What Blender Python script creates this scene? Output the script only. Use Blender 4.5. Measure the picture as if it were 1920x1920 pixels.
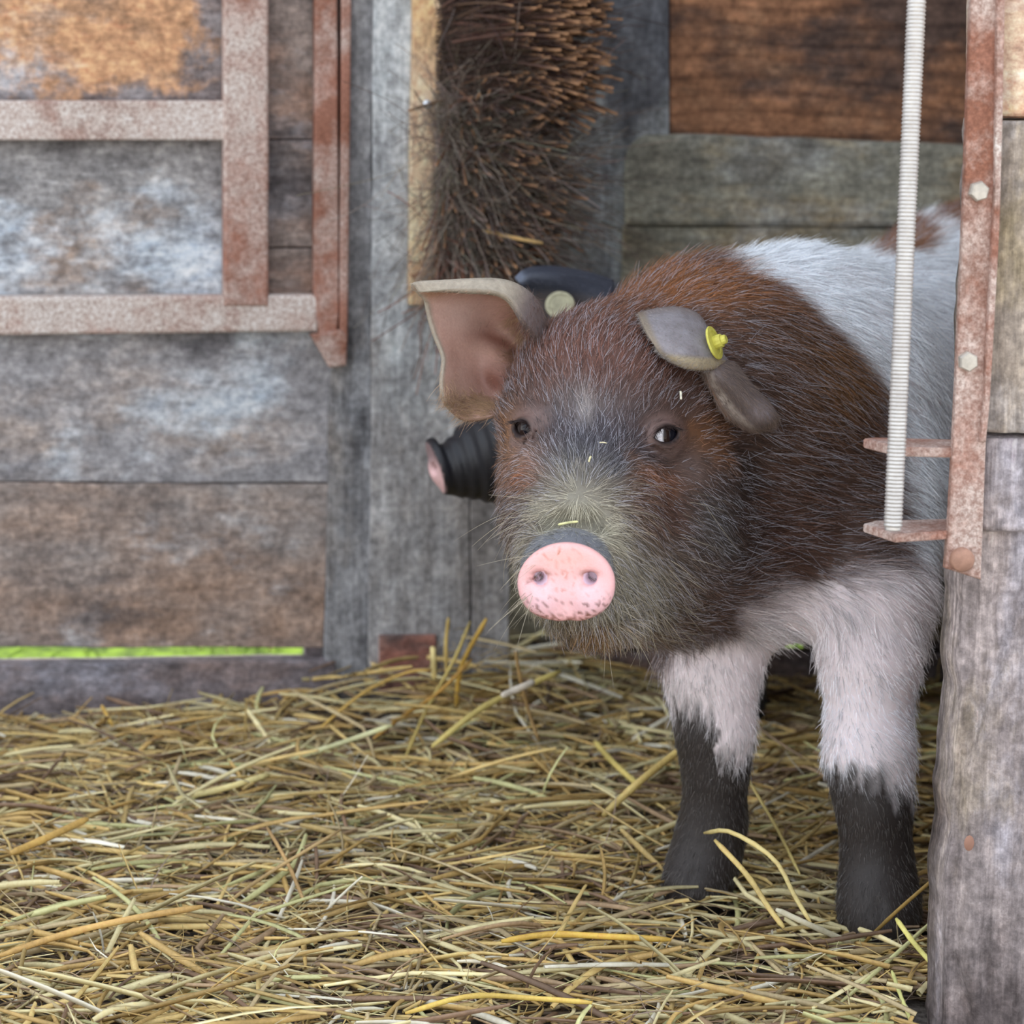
import bpy, bmesh, math
import numpy as np
from mathutils import Vector, Matrix
for o in list(bpy.data.objects): bpy.data.objects.remove(o, do_unlink=True)
SC = bpy.context.scene
COL = SC.collection
RNG = np.random.default_rng(7)

# ------------------------------------------------------------------ camera, world, sun, exposure
F_PX, PITCH, ROLL, CAM_Z = 5000.0, math.radians(10.0), 0.012, 0.675
FWD = np.array([0, math.cos(PITCH), -math.sin(PITCH)])
_U0 = np.array([0, math.sin(PITCH), math.cos(PITCH)]); _R0 = np.array([1.0, 0, 0])
RGT = _R0*math.cos(ROLL) + _U0*math.sin(ROLL)
UPV = _U0*math.cos(ROLL) - _R0*math.sin(ROLL)
CAM = np.array([0, 0, CAM_Z])
cd = bpy.data.cameras.new('camera'); cam = bpy.data.objects.new('camera', cd); COL.objects.link(cam)
cam.matrix_world = Matrix(((RGT[0], UPV[0], -FWD[0], CAM[0]), (RGT[1], UPV[1], -FWD[1], CAM[1]),
                           (RGT[2], UPV[2], -FWD[2], CAM[2]), (0, 0, 0, 1)))
cd.sensor_width = 36.0; cd.lens = F_PX/1920*36.0; cd.clip_start = 0.05; cd.clip_end = 100
cd.dof.use_dof = True; cd.dof.focus_distance = 1.88; cd.dof.aperture_fstop = 9.0
SC.camera = cam
SC.view_settings.view_transform = 'Standard'; SC.view_settings.look = 'None'
SC.view_settings.gamma = 1.0; SC.view_settings.use_curve_mapping = False
SC.view_settings.exposure = 0.56
w = bpy.data.worlds.new('overcast_sky'); SC.world = w; w.use_nodes = True
wt = w.node_tree; wt.nodes.clear()
wo = wt.nodes.new('ShaderNodeOutputWorld'); wb = wt.nodes.new('ShaderNodeBackground')
wc = wt.nodes.new('ShaderNodeTexCoord'); wsx = wt.nodes.new('ShaderNodeSeparateXYZ'); wr = wt.nodes.new('ShaderNodeValToRGB')
wt.links.new(wc.outputs['Generated'], wsx.inputs[0])
wt.links.new(wsx.outputs['Z'], wr.inputs[0]); wt.links.new(wr.outputs[0], wb.inputs[0]); wt.links.new(wb.outputs[0], wo.inputs[0])
wr.color_ramp.elements[0].position = 0.0; wr.color_ramp.elements[0].color = (1.15, 1.20, 1.26, 1)
wr.color_ramp.elements[1].position = 0.8; wr.color_ramp.elements[1].color = (0.80, 0.88, 1.0, 1)
wb.inputs[1].default_value = 1.25
sd = bpy.data.lights.new('sun', 'SUN'); sun = bpy.data.objects.new('sun', sd); COL.objects.link(sun)
sd.energy = 4.0; sd.angle = math.radians(3); sd.color = (1, .95, .85)
sun.rotation_euler = Vector((-0.15, -1.0, -1.35)).to_track_quat('-Z', 'Y').to_euler(); sun.location = (0, 5, 6)

# ------------------------------------------------------------------ maths helpers
def W(px, py, D):                       # a point seen at that pixel, D metres deep
    return CAM + D*(FWD + (px-960)/F_PX*RGT - (py-960)/F_PX*UPV)
def ray(px, py):
    d = FWD + (px-960)/F_PX*RGT - (py-960)/F_PX*UPV
    return d
def proj(P):
    q = P - CAM; D = q @ FWD
    return 960 + F_PX*(q @ RGT)/D, 960 - F_PX*(q @ UPV)/D, D
def ground(px, py, z=0.0):
    d = ray(px, py); return CAM + d*((z-CAM_Z)/d[2])
def lin(c):
    c = np.array(c, float)/255.0
    return np.where(c <= .04045, c/12.92, ((c+.055)/1.055)**2.4)
def C4(c): return (*lin(c), 1.0)
def unit(v): v = np.asarray(v, float); return v/np.linalg.norm(v)
def sstep(a, b, x):
    t = np.clip((x-a)/(b-a), 0, 1); return t*t*(3-2*t)
_vn = RNG.random((64, 64, 64)).astype(np.float32)
_ROT = np.array([[.64, .60, -.48], [-.77, .50, -.40], [0, .62, .78]])
def vnoise(P, s):                       # smooth value noise, 0..1, two octaves on a turned grid
    P = np.asarray(P) @ _ROT.T; return np.clip((_vn1(P, s)*.66+_vn1(P @ _ROT.T+3.3, s*2.17)*.34-.5)*1.25+.5, 0, 1)
def _vn1(P, s):
    q = P*s + 100.0; i = np.floor(q).astype(int); f = q-i; f = f*f*(3-2*f); r = 0
    for a in (0, 1):
        for b in (0, 1):
            for c in (0, 1):
                wgt = (f[:, 0] if a else 1-f[:, 0])*(f[:, 1] if b else 1-f[:, 1])*(f[:, 2] if c else 1-f[:, 2])
                r = r + wgt*_vn[(i[:, 0]+a) % 64, (i[:, 1]+b) % 64, (i[:, 2]+c) % 64]
    return r

# ------------------------------------------------------------------ object helpers
def tag(o, label=None, cat=None, group=None, kind=None):
    if label: o['label'] = label
    if cat: o['category'] = cat
    if group: o['group'] = group
    if kind: o['kind'] = kind
    return o
def empty(name, loc=(0, 0, 0), **k):
    o = bpy.data.objects.new(name, None); COL.objects.link(o); o.location = tuple(loc); o.empty_display_size = .05
    return tag(o, **k)
def link(o, parent=None):
    COL.objects.link(o)
    if parent is not None:
        o.parent = parent; o.matrix_parent_inverse = Matrix.Translation(parent.location).inverted()
    return o
def mesh_obj(name, V, Fc, mat, parent=None, smooth=False, cols=None):
    me = bpy.data.meshes.new(name)
    me.from_pydata([tuple(v) for v in V] if not isinstance(V, np.ndarray) else V.tolist(), [], Fc if isinstance(Fc, list) else Fc.tolist())
    if cols is not None:
        a = me.color_attributes.new('col', 'FLOAT_COLOR', 'POINT')
        c = np.ones((len(V), 4), np.float32); c[:, :3] = cols[:, :3]; a.data.foreach_set('color', c.ravel())
    if smooth: me.polygons.foreach_set('use_smooth', [True]*len(me.polygons))
    me.materials.append(mat); me.update()
    return link(bpy.data.objects.new(name, me), parent)
def bm_obj(name, bm, mat, parent=None, smooth=False):
    me = bpy.data.meshes.new(name); bmesh.ops.recalc_face_normals(bm, faces=bm.faces); bm.to_mesh(me); bm.free()
    if smooth: me.polygons.foreach_set('use_smooth', [True]*len(me.polygons))
    me.materials.append(mat)
    return link(bpy.data.objects.new(name, me), parent)

# ------------------------------------------------------------------ materials
class NT:
    def __init__(s, name):
        s.m = bpy.data.materials.new(name); s.m.use_nodes = True; s.t = s.m.node_tree
        s.b = s.t.nodes['Principled BSDF']; s.tc = s.t.nodes.new('ShaderNodeTexCoord')
        s.b.inputs['Specular IOR Level'].default_value = .3
    def l(s, a, b): s.t.links.new(a, b)
    def n(s, k): return s.t.nodes.new(k)
    def noise(s, scale=(1, 1, 1), size=1, detail=6, rough=.6, off=0.0, dist=0.0):
        mp = s.n('ShaderNodeMapping'); mp.inputs['Scale'].default_value = scale; mp.inputs['Location'].default_value = (off, off*1.7, off*.6)
        s.l(s.tc.outputs['Object'], mp.inputs[0]); nz = s.n('ShaderNodeTexNoise')
        nz.inputs['Scale'].default_value = size; nz.inputs['Detail'].default_value = detail; nz.inputs['Roughness'].default_value = rough
        nz.inputs['Distortion'].default_value = dist
        s.l(mp.outputs[0], nz.inputs[0]); return nz.outputs[0]
    def ramp(s, f, *st):
        r = s.n('ShaderNodeValToRGB'); e = r.color_ramp.elements
        while len(e) < len(st): e.new(.5)
        for el, (p, c) in zip(e, st):
            el.position = p; el.color = (c, c, c, 1) if isinstance(c, (int, float)) else C4(c)
        s.l(f, r.inputs[0]); return r.outputs[0]
    def mix(s, f, a, b, mode='MIX'):
        m = s.n('ShaderNodeMix'); m.data_type = 'RGBA'; m.blend_type = mode
        for v, i in ((f, 0), (a, 6), (b, 7)):
            if hasattr(v, 'links'): s.l(v, m.inputs[i])
            elif i == 0: m.inputs[0].default_value = v
            else: m.inputs[i].default_value = C4(v)
        return m.outputs[2]
    def math(s, op, a, b=0.0):
        m = s.n('ShaderNodeMath'); m.operation = op
        for v, i in ((a, 0), (b, 1)):
            if hasattr(v, 'links'): s.l(v, m.inputs[i])
            else: m.inputs[i].default_value = v
        return m.outputs[0]
    def done(s, col, rough=.85, bump=None, dist=.002, strength=.6):
        s.l(col, s.b.inputs['Base Color'])
        if hasattr(rough, 'links'): s.l(rough, s.b.inputs['Roughness'])
        else: s.b.inputs['Roughness'].default_value = rough
        if bump is not None:
            bp = s.n('ShaderNodeBump'); bp.inputs['Distance'].default_value = dist; bp.inputs['Strength'].default_value = strength
            s.l(bump, bp.inputs['Height']); s.l(bp.outputs[0], s.b.inputs['Normal'])
        return s.m

def wood(name, axis, base, light, dark, accent, lt=(.5, .62), at=(.55, .7), dk=(.34, .46), off=0.0, grain=.35, knots=False, grime=None, size=1.0, bump=.6):
    """weathered wood: grain runs along axis; light = dusty bloom, accent = bare wood, dark = stains."""
    s = NT(name); up_ = lambda c, k: tuple(min(240, v*k) for v in c); base = up_(base, 1.10); light = up_(light, 1.08); dark = up_(dark, 1.02)
    g = {'x': (2.2, 60, 60), 'z': (60, 60, 2.2)}[axis]; g2 = {'x': (.5, 1, 1), 'z': (1, 1, .5)}[axis]
    gr = s.noise(g, 2.0*size, 5, .65, off, .5)
    fine = s.noise({'x': (30, 260, 260), 'z': (260, 260, 30)}[axis], 1.0, 4, .7, off+3)
    bl = s.noise(g2, 11*size, 8, .68, off+1); ac = s.noise(g2, 6*size, 7, .62, off+5); dn = s.noise(g2, 8*size, 8, .66, off+9)
    sp = s.noise((1, 1, 1), 130, 4, .7, off+2)
    c = s.mix(s.ramp(ac, (at[0], 0.0), (at[1], 1.0)), base, accent)
    c = s.mix(s.ramp(bl, (lt[0], 0.0), (lt[1], .85)), c, light)
    c = s.mix(s.ramp(dn, (dk[0], .85), (dk[1], 0.0)), c, dark)
    if grime:
        sx = s.n('ShaderNodeSeparateXYZ'); s.l(s.tc.outputs['Object'], sx.inputs[0]); f_ = 0.0
        wob = s.math('MULTIPLY', s.math('SUBTRACT', s.noise((1, 1, 1), 14, 7, .65, off+6), .5), .22)
        for ax_n, v0, sg in grime[0]:
            e_ = s.math('MULTIPLY', s.math('SUBTRACT', s.math('ADD', sx.outputs[ax_n], wob), v0), sg*70.0)
            cl = s.n('ShaderNodeClamp'); s.l(e_, cl.inputs[0]); f_ = cl.outputs[0] if f_ == 0.0 else s.math('MAXIMUM', f_, cl.outputs[0])
        c = s.mix(s.math('MULTIPLY', f_, .9), c, s.mix(s.ramp(bl, (.42, 0.0), (.6, 1.0)), grime[1], grime[2]))
    c = s.mix(grain, c, s.ramp(gr, (.3, (128, 126, 124)), (.5, (188, 188, 188)), (.7, (240, 240, 238))), 'OVERLAY')
    c = s.mix(grain*.8, c, s.ramp(fine, (.3, (128, 126, 126)), (.7, (240, 240, 240))), 'OVERLAY')
    md = s.noise({'x': (.6, 1, 1), 'z': (1, 1, .6)}[axis], 44, 7, .7, off+12)
    c = s.mix(.42, c, s.ramp(md, (.34, (118, 116, 120)), (.5, (184, 184, 186)), (.66, (250, 248, 246))), 'OVERLAY')
    c = s.mix(.42, c, s.ramp(sp, (.35, (100, 98, 98)), (.5, (186, 186, 186)), (.66, (250, 250, 250))), 'OVERLAY')
    if knots:
        mp = s.n('ShaderNodeMapping'); mp.inputs['Scale'].default_value = (3.0, 3.0, 9.0); s.l(s.tc.outputs['Object'], mp.inputs[0])
        wv = s.n('ShaderNodeTexWave'); wv.wave_type = 'BANDS'; wv.bands_direction = 'Z'; wv.inputs['Scale'].default_value = 1.6
        wv.inputs['Distortion'].default_value = 14; wv.inputs['Detail'].default_value = 1.5; wv.inputs['Detail Scale'].default_value = .55
        s.l(mp.outputs[0], wv.inputs[0])
        c = s.mix(.38, c, s.ramp(wv.outputs[0], (.0, (112, 96, 88)), (.3, (186, 182, 178)), (1, (204, 200, 196))), 'OVERLAY')
    h = s.math('ADD', gr, s.math('MULTIPLY', sp, .5))
    return s.done(c, .82, h, .0025, bump)

def rusty(name, off=0.0, dust=(.46, .62)):
    s = NT(name)
    a = s.noise((1, 1, 1), 9, 8, .7, off); sp = s.noise((1, 1, 1), 330, 5, .75, off+4); d = s.noise((1, 1, 1.0), 14, 9, .72, off+7)
    c = s.mix(s.ramp(a, (.35, 0.0), (.65, 1.0)), (128, 84, 66), (158, 112, 96))
    f = s.math('MULTIPLY', s.ramp(d, (dust[0]-.06, 0.0), (dust[1]+.04, .9)), s.ramp(sp, (.36, .5), (.56, 1.0)))
    c = s.mix(f, c, (212, 204, 198))
    c = s.mix(.4, c, s.ramp(sp, (.34, (112, 84, 70)), (.5, (188, 186, 184)), (.64, (250, 250, 250))), 'OVERLAY')
    s.b.inputs['Metallic'].default_value = .1
    return s.done(c, .62, sp, .0008, .5)
def plain(name, col, rough=.6, metal=0.0, vary=.15, size=60, spec=.4, bumpd=.0004):
    s = NT(name); n = s.noise((1, 1, 1), size, 5, .65)
    c = s.mix(vary, col, s.ramp(n, (.3, (110, 108, 108)), (.7, (245, 245, 245))), 'OVERLAY')
    s.b.inputs['Metallic'].default_value = metal; s.b.inputs['Specular IOR Level'].default_value = spec
    return s.done(c, rough, n, bumpd, .5)
def vcol(name, rough=.6, spec=.3, bump=None, hair=False, noise_amt=.25, nsize=300, sss=0.0):
    s = NT(name); at = s.n('ShaderNodeAttribute'); at.attribute_name = 'col'
    n = s.noise((1, 1, 1), nsize, 4, .7)
    c = s.mix(noise_amt, at.outputs['Color'], s.ramp(n, (.3, (124, 122, 120)), (.7, (242, 242, 240))), 'OVERLAY') if noise_amt else at.outputs['Color']
    s.b.inputs['Specular IOR Level'].default_value = spec
    if sss: s.b.inputs['Subsurface Weight'].default_value = sss; s.b.inputs['Subsurface Radius'].default_value = (.006, .002, .0015); s.b.inputs['Subsurface Scale'].default_value = 1.0
    return s.done(c, rough, n if bump else None, bump or .001, .5)

M = {}
M['board_orange'] = wood('bare_orange_board', 'x', (150, 128, 108), (178, 172, 166), (110, 92, 80), (192, 148, 112), lt=(.54, .75), at=(.36, .50), dk=(.34, .46), off=2.3, grime=((('Z', .644, -.6), ('X', -.318, .6)), (92, 86, 88), (158, 160, 166)))
M['board_blue'] = wood('weathered_blue_grey_board', 'x', (132, 130, 130), (192, 202, 212), (84, 80, 82), (158, 126, 98), lt=(.47, .62), at=(.58, .72), dk=(.38, .5), off=11.0)
M['board_grey'] = wood('weathered_grey_board', 'x', (138, 136, 138), (180, 188, 196), (96, 94, 98), (150, 132, 118), lt=(.5, .66), at=(.5, .68), dk=(.36, .46), off=21.0, grain=.28)
M['board_low'] = wood('weathered_brown_grey_board', 'x', (132, 124, 120), (172, 174, 178), (90, 84, 84), (146, 122, 106), lt=(.54, .7), at=(.44, .62), dk=(.36, .46), off=31.0, grain=.28)
M['board_rail'] = wood('dark_bottom_rail', 'x', (112, 104, 106), (142, 142, 152), (74, 70, 72), (126, 104, 94), lt=(.54, .7), at=(.5, .65), dk=(.38, .48), off=41.0, grain=.25)
M['board_strip'] = wood('brown_grey_strip', 'x', (124, 112, 106), (150, 150, 156), (76, 70, 70), (150, 112, 90), lt=(.54, .7), at=(.48, .62), dk=(.38, .48), off=51.0)
M['post'] = wood('grey_post', 'z', (118, 118, 120), (158, 162, 168), (66, 64, 66), (136, 124, 112), lt=(.52, .7), at=(.55, .7), dk=(.4, .5), off=61.0, grain=.4)
M['jamb'] = wood('pale_jamb_plank', 'z', (146, 148, 150), (188, 194, 196), (96, 94, 92), (134, 120, 106), lt=(.46, .62), at=(.5, .66), dk=(.32, .42), off=72.0, grain=.3, grime=((('Z', .40, -.13),), (126, 120, 116), (158, 156, 156)))
M['brushboard'] = wood('fresh_pale_wood', 'z', (188, 166, 138), (200, 190, 176), (118, 100, 84), (200, 164, 122), lt=(.55, .7), at=(.5, .62), dk=(.32, .42), off=81.0, grain=.25)
M['back_upright'] = wood('grey_upright_board', 'z', (122, 124, 124), (152, 158, 164), (78, 78, 84), (164, 142, 112), lt=(.48, .62), at=(.54, .66), dk=(.4, .5), off=91.0, grain=.35)
M['back_brown'] = wood('red_brown_knotty_board', 'x', (130, 94, 70), (150, 118, 92), (66, 58, 56), (146, 104, 76), lt=(.56, .7), at=(.45, .6), dk=(.42, .54), off=101.0, knots=True, grain=.3)
M['back_low'] = wood('olive_grey_board', 'x', (122, 120, 108), (148, 150, 148), (84, 80, 72), (152, 130, 92), lt=(.5, .66), at=(.54, .68), dk=(.36, .46), off=111.0, grain=.25)
M['log'] = wood('split_log_post', 'z', (138, 128, 126), (170, 166, 174), (88, 78, 76), (152, 138, 112), lt=(.46, .62), at=(.58, .72), dk=(.38, .5), off=121.0, grain=.5, bump=1.0)
M['log_top'] = wood('mossy_post_board', 'z', (134, 124, 114), (168, 164, 164), (80, 72, 66), (166, 150, 112), lt=(.5, .64), at=(.54, .68), dk=(.38, .5), off=131.0, grain=.45)
M['log_orange'] = wood('orange_post_board', 'x', (184, 158, 136), (214, 206, 196), (124, 104, 90), (204, 150, 112), lt=(.5, .64), at=(.5, .62), dk=(.32, .42), off=141.0)
M['redblock'] = wood('red_stained_block', 'x', (128, 106, 98), (156, 146, 142), (90, 78, 76), (150, 100, 86), lt=(.55, .7), at=(.48, .6), dk=(.38, .48), off=151.0)
M['rust'] = rusty('rusty_steel', 1.0); M['rust2'] = rusty('rusty_red_steel', 5.0, (.52, .7)); M['rust_dusty'] = rusty('dusty_rusty_steel', 9.0, (.36, .5))
M['thread'] = plain('worn_zinc_thread', (192, 188, 184), .35, .45, .2, 90, .6)
M['bolt'] = plain('zinc_bolt_head', (186, 180, 170), .5, .4, .3, 120)
M['bolt_rust'] = plain('rusty_bolt_head', (168, 130, 112), .7, .2, .3, 120)
M['screw'] = plain('bright_screw', (205, 210, 216), .3, .7, .2, 200)

# ------------------------------------------------------------------ wall planes
class Plane:
    def __init__(s, A, B):                       # ground points left -> right; normal faces the camera
        s.O = np.array([A[0], A[1], 0.0]); d = np.array([B[0]-A[0], B[1]-A[1], 0.0]); s.u = d/np.linalg.norm(d)
        s.n = np.array([s.u[1], -s.u[0], 0.0]); s.z = np.array([0, 0, 1.0])
    def hit(s, px, py, off=0.0):
        d = ray(px, py); t = ((s.O + s.n*off - CAM) @ s.n)/(d @ s.n); P = CAM + d*t - s.O
        return np.array([P @ s.u, P[2]])
    def at(s, uz, off): return s.O + s.u*uz[0] + s.z*uz[1] + s.n*off
def outline(pts, step, jit, rng):
    out = []
    for i in range(len(pts)):
        a, b = np.array(pts[i]), np.array(pts[(i+1) % len(pts)]); n = max(1, int(np.linalg.norm(b-a)/step))
        nn = np.array([-(b-a)[1], (b-a)[0]])/max(np.linalg.norm(b-a), 1e-9)
        w0 = 0.0
        for k in range(n):
            out.append(a+(b-a)*k/n + nn*(w0 if k else 0.0)); w0 = .7*w0 + rng.normal(0, jit)
    return out
def board(name, pl, pxpts, off, thick, mat, parent, jit=.0006, bev=.0015, step=.03, uz=None):
    """a plank in wall plane pl whose outline is given in pixels (clockwise), front at off, real thickness behind it"""
    rng = np.random.default_rng(abs(hash(str(pxpts)+name)) % 9999 if False else int(abs(pxpts[0][0]*7+pxpts[0][1]*13+off*999)) % 9999)
    uzs = [pl.hit(x, y, off) for x, y in pxpts] if uz is None else uz
    o2 = outline(uzs, step, jit, rng)
    bm = bmesh.new(); f = [bm.verts.new(pl.at(p, off)) for p in o2]; b = [bm.verts.new(pl.at(p, off-thick)) for p in o2]
    bm.faces.new(f); bm.faces.new(b[::-1]); n = len(f)
    for i in range(n): bm.faces.new((f[i], b[i], b[(i+1) % n], f[(i+1) % n]))
    bmesh.ops.recalc_face_normals(bm, faces=bm.faces)
    if bev:
        fe = [e for e in bm.edges if (e.verts[0] in f) and (e.verts[1] in f)]
        try: bmesh.ops.bevel(bm, geom=fe, offset=bev, segments=2, affect='EDGES', profile=.5)
        except Exception: pass
    return bm_obj(name, bm, mat, parent)
def rect(x0, y0, x1, y1): return [(x0, y0), (x1, y0), (x1, y1), (x0, y1)]

A_ = ground(0, 1362); B_ = ground(955, 1331)
PL = Plane(A_, B_)
bl_ = ground(1000, 1275); PB = Plane(bl_, bl_ + np.array([1.0, 0.0, 0]))
c0 = W(1780, 900, 1.73); PR = Plane((c0[0], c0[1]), (c0[0]+1, c0[1]+.10))

# floor and outside ground
def quad(name, pts, mat, kind='structure', parent=None):
    o = mesh_obj(name, [tuple(p) for p in pts], [(0, 1, 2, 3)], mat, parent); tag(o, kind=kind); return o
s = NT('dark_trodden_soil'); a = s.noise((1, 1, 1), 20, 8, .7); b = s.noise((1, 1, 1), 140, 6, .7, 3)
M['soil'] = s.done(s.mix(s.ramp(b, (.4, 0.0), (.62, 1.0)), s.mix(s.ramp(a, (.4, 0.0), (.6, 1.0)), (62, 54, 48), (84, 76, 70)), (120, 112, 106)), .95, b, .006, 1.0)
s = NT('sunny_meadow_ground'); a = s.noise((1, 1, 1), 30, 8, .7)
M['meadow'] = s.done(s.mix(s.ramp(a, (.4, 0.0), (.6, 1.0)), (70, 92, 28), (120, 150, 40)), .9)
s = NT('pale_bounce_yard'); a = s.noise((1, 1, 1), 40, 8, .7)
M['bounce_yard'] = s.done(s.mix(s.ramp(a, (.4, 0.0), (.6, 1.0)), (196, 186, 172), (216, 208, 196)), .9)
quad('ground', [(-8, -12, 0), (8, -12, 0), (8, .9, 0), (-8, .9, 0)], M['bounce_yard'])  # unseen pale ground, added to bounce sunlight onto walls and faces
quad('floor', [(-2.5, .9, 0), (2.5, .9, 0), (2.5, 2.86, 0), (-2.5, 2.86, 0)], M['soil'])
quad('ground', [(-6, 2.86, 0), (6, 2.86, 0), (6, 12, 0), (-6, 12, 0)], M['meadow'])

# ------------------------------------------------------------------ left: gate in its wall
gate = empty('pen_gate', PL.at(PL.hit(300, 1350), 0), label='weathered wooden pen gate framed with rusty steel bars, left of the doorway', cat='gate')
XL = -70
board('board', PL, rect(XL, -90, 470, 226), 0, .022, M['board_orange'], gate)
tag(board('board', PL, rect(XL, 228, 470, 600), 0, .022, M['board_blue'], gate), 'blue-grey dusty board')
board('batten', PL, rect(440, -88, 648, 600), -.0235, .015, M['board_strip'], gate)  # unseen backing, added to stop sky light showing through the board seams
board('board', PL, rect(471, -90, 640, 261), -.003, .02, M['board_strip'], gate)
board('board', PL, rect(471, 263, 638, 464), -.003, .02, M['board_strip'], gate)
board('board', PL, rect(471, 466, 636, 604), -.003, .02, M['board_strip'], gate)
board('board', PL, [(XL, 602), (636, 606), (616, 905), (XL, 902)], 0, .022, M['board_grey'], gate, jit=.0004)
board('board', PL, [(XL, 905), (616, 908), (606, 1214), (XL, 1213)], 0, .022, M['board_low'], gate, jit=.0005)
board('bottom_rail', PL, [(XL, 1249), (300, 1243), (600, 1240), (628, 1240), (634, 1338), (560, 1342), (420, 1352), (200, 1354), (XL, 1357)], .012, .03, M['board_rail'], gate, jit=.0006)
board('batten', PL, rect(572, 1190, 640, 1260), -.021, .02, M['board_rail'], gate)
ob = .022
board('steel_rail', PL, rect(XL, 189, 436, 263), ob, .02, M['rust_dusty'], gate, jit=.0001, bev=.002)
board('steel_stile', PL, rect(419, -90, 504, 575), ob+.003, .022, M['rust'], gate, jit=.0001, bev=.003)
board('steel_rail', PL, [(XL, 557), (598, 553), (596, 622), (XL, 630)], ob+.001, .022, M['rust_dusty'], gate, jit=.0001, bev=.003)
board('steel_stile', PL, [(591, -90), (632, -90), (636, 590), (630, 640), (598, 625), (588, 540)], ob+.002, .02, M['rust2'], gate, jit=.0001, bev=.002)
board('steel_flange', PL, [(641, -90), (660, -90), (652, 640), (637, 640)], ob+.004, .02, M['rust2'], gate, jit=.0001, bev=.002)
board('steel_foot', PL, [(582, 628), (640, 618), (652, 632), (650, 686), (618, 690)], ob+.006, .018, M['rust'], gate, jit=.0001, bev=.002)

wl = empty('wall_left', PL.at(PL.hit(700, 1330), 0), kind='structure')
board('post', PL, [(650, -90), (700, -90), (696, 700), (688, 1380), (612, 1380), (608, 1200), (620, 700), (645, 600)], .008, .05, M['post'], wl, jit=.0007)
board('plank', PL, [(699, -90), (880, -90), (881, 1380), (689, 1380), (696, 700)], .012, .03, M['jamb'], wl, jit=.0006)
board('plank', PL, [(882, -90), (962, -90), (958, 700), (953, 1380), (882.5, 1380)], .0115, .03, M['jamb'], wl, jit=.0008)
# unseen wall above and left, added to keep the sun off the pen
zt = PL.hit(300, -92)[1]; ul = PL.hit(XL-2, 500)[0]; ur = PL.hit(960, 500)[0]
board('unseen_upper_plank', PL, None or [(0, 0)], 0, .03, M['board_grey'], wl, uz=[np.array([ul-1.4, 2.3]), np.array([ur, 2.3]), np.array([ur, zt+.004]), np.array([ul-1.4, zt+.004])])
board('unseen_side_plank', PL, [(0, 0)], 0, .03, M['board_grey'], wl, uz=[np.array([ul-1.4, zt]), np.array([ul, zt]), np.array([ul, 0.0]), np.array([ul-1.4, 0.0])])

blk = empty('wood_block', PL.at(PL.hit(765, 1290), .02), label='red-stained wooden block fixed low on the grey jamb plank above the straw', cat='block')
board('block', PL, rect(712, 1192, 818, 1300), .019, .007, M['redblock'], blk, jit=.0012)

# ------------------------------------------------------------------ back wall
wbk = empty('wall_back', PB.at((.2, 0), 0), kind='structure')
board('upright_board', PB, rect(900, -90, 1254, 640), 0, .03, M['back_upright'], wbk)
board('backing_plank', PB, rect(900, -88, 2300, 1203), -.031, .015, M['back_low'], wbk)  # added behind the boards to close seams that let light through
board('brown_board', PB, [(1256, -90), (2300, -90), (2300, 285), (1256, 262)], -.006, .02, M['back_brown'], wbk)
cor = [(1172+46*(1-math.cos(t)), 312-58*math.sin(t)) for t in np.linspace(0, math.pi/2, 8)]
board('cross_board', PB, [(1172, 424)] + cor + [(1300, 252), (1500, 258), (1810, 272), (2300, 282), (2300, 430)], .02, .025, M['back_low'], wbk, bev=.006)
board('cross_board', PB, [(1168, 425), (2300, 431), (2300, 800), (1160, 800)], .014, .02, M['back_low'], wbk)
board('cross_board', PB, [(900, 642), (1158, 642), (1158, 799), (900, 799)], .0, .02, M['back_upright'], wbk)
board('cross_board', PB, rect(900, 802, 2300, 1204), .008, .02, M['back_low'], wbk)
board('bottom_rail', PB, [(900, 1222), (2300, 1232), (2300, 1330), (900, 1330)], .012, .03, M['board_rail'], wbk)
board('batten', PB, [(1508, 1180), (2300, 1180), (2300, 1240), (1508, 1240)], -.015, .02, M['board_rail'], wbk)
board('batten', PB, [(900, 1180), (1215, 1180), (1215, 1240), (900, 1240)], -.015, .02, M['board_rail'], wbk)
zt = PB.hit(1300, -92)[1]; u0 = PB.hit(900, 300)[0]; u1 = PB.hit(2300, 300)[0]  # back wall continued out of view, added to block the sun
board('unseen_upper_plank', PB, [(0, 0)], 0, .03, M['back_upright'], wbk, uz=[np.array([u0, 2.3]), np.array([u1+.8, 2.3]), np.array([u1+.8, zt+.004]), np.array([u0, zt+.004])])
board('unseen_side_plank', PB, [(0, 0)], 0, .03, M['back_upright'], wbk, uz=[np.array([u1+.002, zt]), np.array([u1+.8, zt]), np.array([u1+.8, 0.0]), np.array([u1+.002, 0.0])])

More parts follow.
